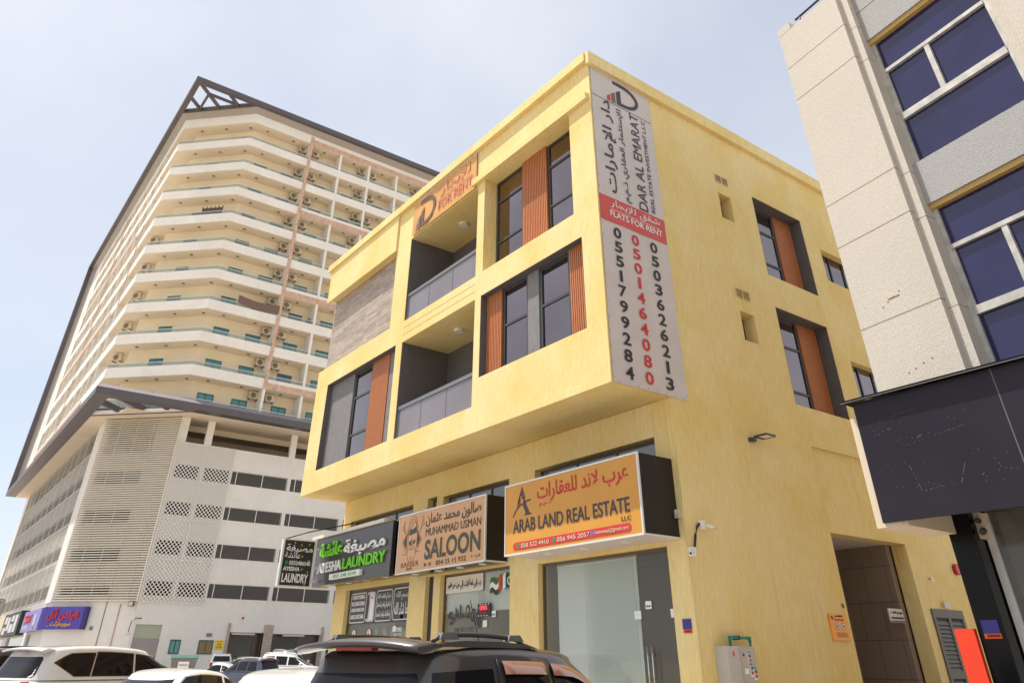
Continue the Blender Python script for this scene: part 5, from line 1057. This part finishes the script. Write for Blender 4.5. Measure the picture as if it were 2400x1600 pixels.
for sgn in (-1, 1):
    b = MB(); yy = sgn*.60
    b.tube([(.42, yy, 1.705), (.52, yy, 1.745)]+[(.52+.95*i/5*1.0, yy-sgn*0, 1.75+.012*math.sin(i/5*3.14)) for i in range(1, 6)]+[(1.6, yy, 1.735), (1.75, yy, 1.69)], .017); local('roof_rail', b, K_BLACK)
    b = MB(); 
    for i in range(3): pass
    b.prism([(.42, 0), (.5, .03), (.75, .045), (1.2, .045), (1.65, .035), (1.85, 0)], (0, sgn*.645+.02, 1.672), SU, UP, 0, .05); local('rail_base', b, PBL)
    for x in (.6, 1.55): b = MB().prism([(x-.12, 0), (x-.09, .045), (x+.07, .05), (x+.13, .0)], (0, yy+.03, 1.725), SU, UP, 0, .06); local('rail_foot', b, mat('grey_plastic', (.12, .115, .115), .4))
ys_ = lambda v: .87+(.71-.87)*v
for x0, x1, top in ((1.2, 1.86, lambda x: .95), (1.97, 3.1, lambda x: .95-max(0, x-2.25)**1.5*.75)):
    for sgn in (-1, 1):
        rows = []
        for j, (dv, dy) in enumerate(((0, .012), (-.03, .03), (-.09, .048), (-.16, .055))):
            r_ = []
            for i in range(13):
                x = x0+(x1-x0)*i/12; v = top(x)+dv; z = 1.02+(1.61-1.02)*v; r_.append((x, sgn*(ys_(v)+dy*(.5 if i in (0, 12) else 1)-.002), z-.05*min(1.6, ((x-1.275)/1.075)**2)*max(0, (z-1.02)/.675)))
            rows.append(r_)
        local('wind_deflector', MB().grid(rows), SV)
b = MB().tube([(2.2, .25, 1.67), (2.0, .25, 2.1)], .004, 5); local('antenna', b, K_BLACK)
for sgn in (-1, 1):
    b = MB()
    for x in (1.13, 2.02): b.tube([(x+.02*0, sgn*(ys_(v)+.0035), 1.02+.59*v-.05*((x-1.275)/1.075)**2*v) for v in (0, .5, .97)], .005, 4)
    local('door_seam', b, K_BLACK)
local('grey_tint_band', MB().grid([[(.02+.28*v-.013+.0, y, 1.02+.59*v) for y in (-.3, .3)] for v in (.9, .93)]), K_BLACK) if False else None

# white full-size suv
rz = R(21.5); p = at(3.115, 21.18, rz, .28, -.88)
car('white_suv', 'large white suv with tinted glass and a gold trimmed quarter window', 'suv', (*p, 0), rz, PWP, L=5.1, H=1.87, zb=1.22, wb=.95, wt=.82, rear=(.05, .34), front=(4.3, 3.05), n=6, arch=.09,
    side=(([(0, 1.05), (.62, .56), (.85, .72), (1, .92)], [(0, 1.42), (1, 1.50)], .12, .90), ([(0, 1.46), (1, 1.54)], [(0, 2.5), (1, 2.47)], .12, .93), ([(0, 2.56), (1, 2.53)], [(0, 3.85), (.6, 3.45), (1, 3.08)], .12, .93)),
    rw=(.80, .1, .86), trim=CHROME, spoiler=(PWP, .82, .16, 1.83))
# two white cars between
rz = H20; car('white_sedan', 'white saloon with brown tinted side glass in front of the large white suv', 'saloon', (1.78, 12.08, 0), R(23), PW, L=4.8, H=1.495, zb=1.0, wb=.87, wt=.60, rear=(.75, 1.55), front=(3.75, 2.65), n=4, arch=.10, edge=.055,
    side=(([(0, 1.15), (1, 1.72)], [(0, 2.3), (1, 2.3)], .12, .97), ([(0, 2.38), (1, 2.36)], [(0, 3.4), (1, 2.75)], .12, .97)), rw=(.60, .1, .98), trim=CHROME)
car('white_hatchback', 'white car with pale rear window squeezed beside the black suv', 'hatchback', (2.35, 8.25, 0), R(20), PW, L=4.5, H=1.53, zb=1.03, wb=.87, wt=.63, rear=(.35, 1.05), front=(3.6, 2.5), n=4, arch=.10, edge=.055,
    side=(([(0, .95), (1, 1.3)], [(0, 2.1), (1, 2.1)], .12, .97), ([(0, 2.18), (1, 2.18)], [(0, 3.2), (1, 2.6)], .12, .97)), rw=(.62, .1, .97), trim=CHROME)
rz = R(21); car('dark_suv', 'dark estate car peeping out behind the large white suv, at the left edge', 'suv', (*at(2.2, 25.2, rz, .3, -.85), 0), rz, PBL, L=4.7, H=1.83, zb=1.15, wb=.9, wt=.75, rear=(.05, .3), front=(4, 2.8), n=6, side=(([(0, .5), (1, .6)], [(0, 1.4), (1, 1.4)], .1, .9), ([(0, 1.5), (1, 1.5)], [(0, 3.4), (1, 2.8)], .1, .9)), rails=(.5, 2.8, K_BLACK))
# small cars further off, facing each their own way
SW2 = (([(0, .75), (1, 1.15)], [(0, 2.0), (1, 2.0)], .12, .9), ([(0, 2.1), (1, 2.1)], [(0, 3.2), (1, 2.6)], .12, .9))
def far(px_, py_d, z, rz, nm, lab, cat, pnt, **k):
    return car(nm, lab, cat, (px_, py_d, ground_z(py_d)+z), rz, pnt, **k)
SEDAN = dict(L=4.6, H=1.46, zb=.98, wb=.85, wt=.60, rear=(.7, 1.45), front=(3.7, 2.5), n=4, arch=.1, side=(([(0, 1.05), (1, 1.5)], [(0, 2.15), (1, 2.1)], .1, .9), ([(0, 2.2), (1, 2.15)], [(0, 3.3), (1, 2.6)], .1, .9)))
SUVK = dict(L=4.5, H=1.68, zb=1.05, wb=.87, wt=.68, rear=(.1, .4), front=(3.6, 2.5), n=5, side=(([(0, .55), (1, .7)], [(0, 1.25), (1, 1.25)], .1, .88), ([(0, 1.35), (1, 1.35)], [(0, 2.1), (1, 2.1)], .1, .88), ([(0, 2.2), (1, 2.2)], [(0, 3.2), (1, 2.55)], .1, .88)))
HATCH = dict(SUVK, L=3.9, H=1.56, zb=1.0, wb=.82, wt=.64, front=(3.2, 2.3), side=SW2)
car('white_compact', 'small white hatchback seen from behind at the tower entrance', 'hatchback', (21.3, 64.6, ground_z(64.6)), R(72), PW, **HATCH)
car('white_saloon', 'white saloon crossing in front of the small white hatchback', 'saloon', (15.6, 52.6, ground_z(51.5)), R(-40), PW, **SEDAN)
car('graphite_saloon', 'dark grey saloon facing out before the tower entrance pier', 'saloon', (20.6, 60.3, ground_z(58)), R(-78), PGR, **SEDAN)
car('navy_suv', 'dark blue suv with silver roof rails and black rear spoiler', 'suv', (18.6, 47.2, ground_z(48)), R(110), PNV, rails=(.5, 2.7, ALU), spoiler=(K_BLACK, .6, .12, 1.66), **SUVK)
car('white_crossover', 'boxy white suv side on behind the dark blue suv', 'suv', (21.2, 56.8, ground_z(56)), R(-35), PW, rails=(.5, 2.7, ALU), **dict(SUVK, H=1.75))
car('grey_suv', 'silver grey suv parked farthest right at the tower entrance', 'suv', (24.2, 61.3, ground_z(59)), R(-85), PSI, rails=(.5, 2.7, ALU), **dict(SUVK, H=1.82))
t = thing('wheelie_bin', 'grey four wheeled rubbish bin with green lid by the tower wall', 'bin', (17.0, 59.0, 0)); gz = ground_z(59)
c_ = V3((17.0, 59.0, gz)); bu, bv = V3((.96, -.28, 0))*1.2, V3((.28, .96, 0))*1.2; b = MB()
rows = [[c_+bu*x+bv*y+V3((0, 0, z)) for x, y in ((-h, -d), (h, -d), (h, d), (-h, d))] for z, h, d in ((.2, .52, .36), (.35, .55, .4), (1.2, .66, .52), (1.28, .7, .55), (1.34, .7, .55))]
b.grid(rows, True, False); b.build('body', mat('bin_grey', (.17, .165, .165), .5, stain=(4, .12)), t); b = MB()
b.grid([[c_+bu*x+bv*y+V3((0, 0, 1.345+.14*math.cos(y*2.4))) for x in (-.72, -.3, 0, .3, .72)] for y in (-.58, -.3, 0, .3, .58)]); b.build('lid', mat('bin_green', (.02, .16, .10), .5), t)
MB().obox(c_, bu, UP, bu.cross(V3(UP)), -.28, .28, .72, 1.12, .5, .53).build('notice', K_WHITE, t); text('MFO0370', c_+bu*-.2+bu.cross(V3(UP))*.531+V3((0, 0, .88)), bu, UP, .42, .1, K_BLACK, t)
for x, y in ((-.4, -.3), (.4, -.3), (.4, .3), (-.4, .3)): q = c_+bu*x+bv*y; MB().tube([q+bu*-.03+V3((0, 0, .1)), q+bu*.03+V3((0, 0, .1))], .1, 12).build('wheel', TYRE, t)

S.frame_set(1)
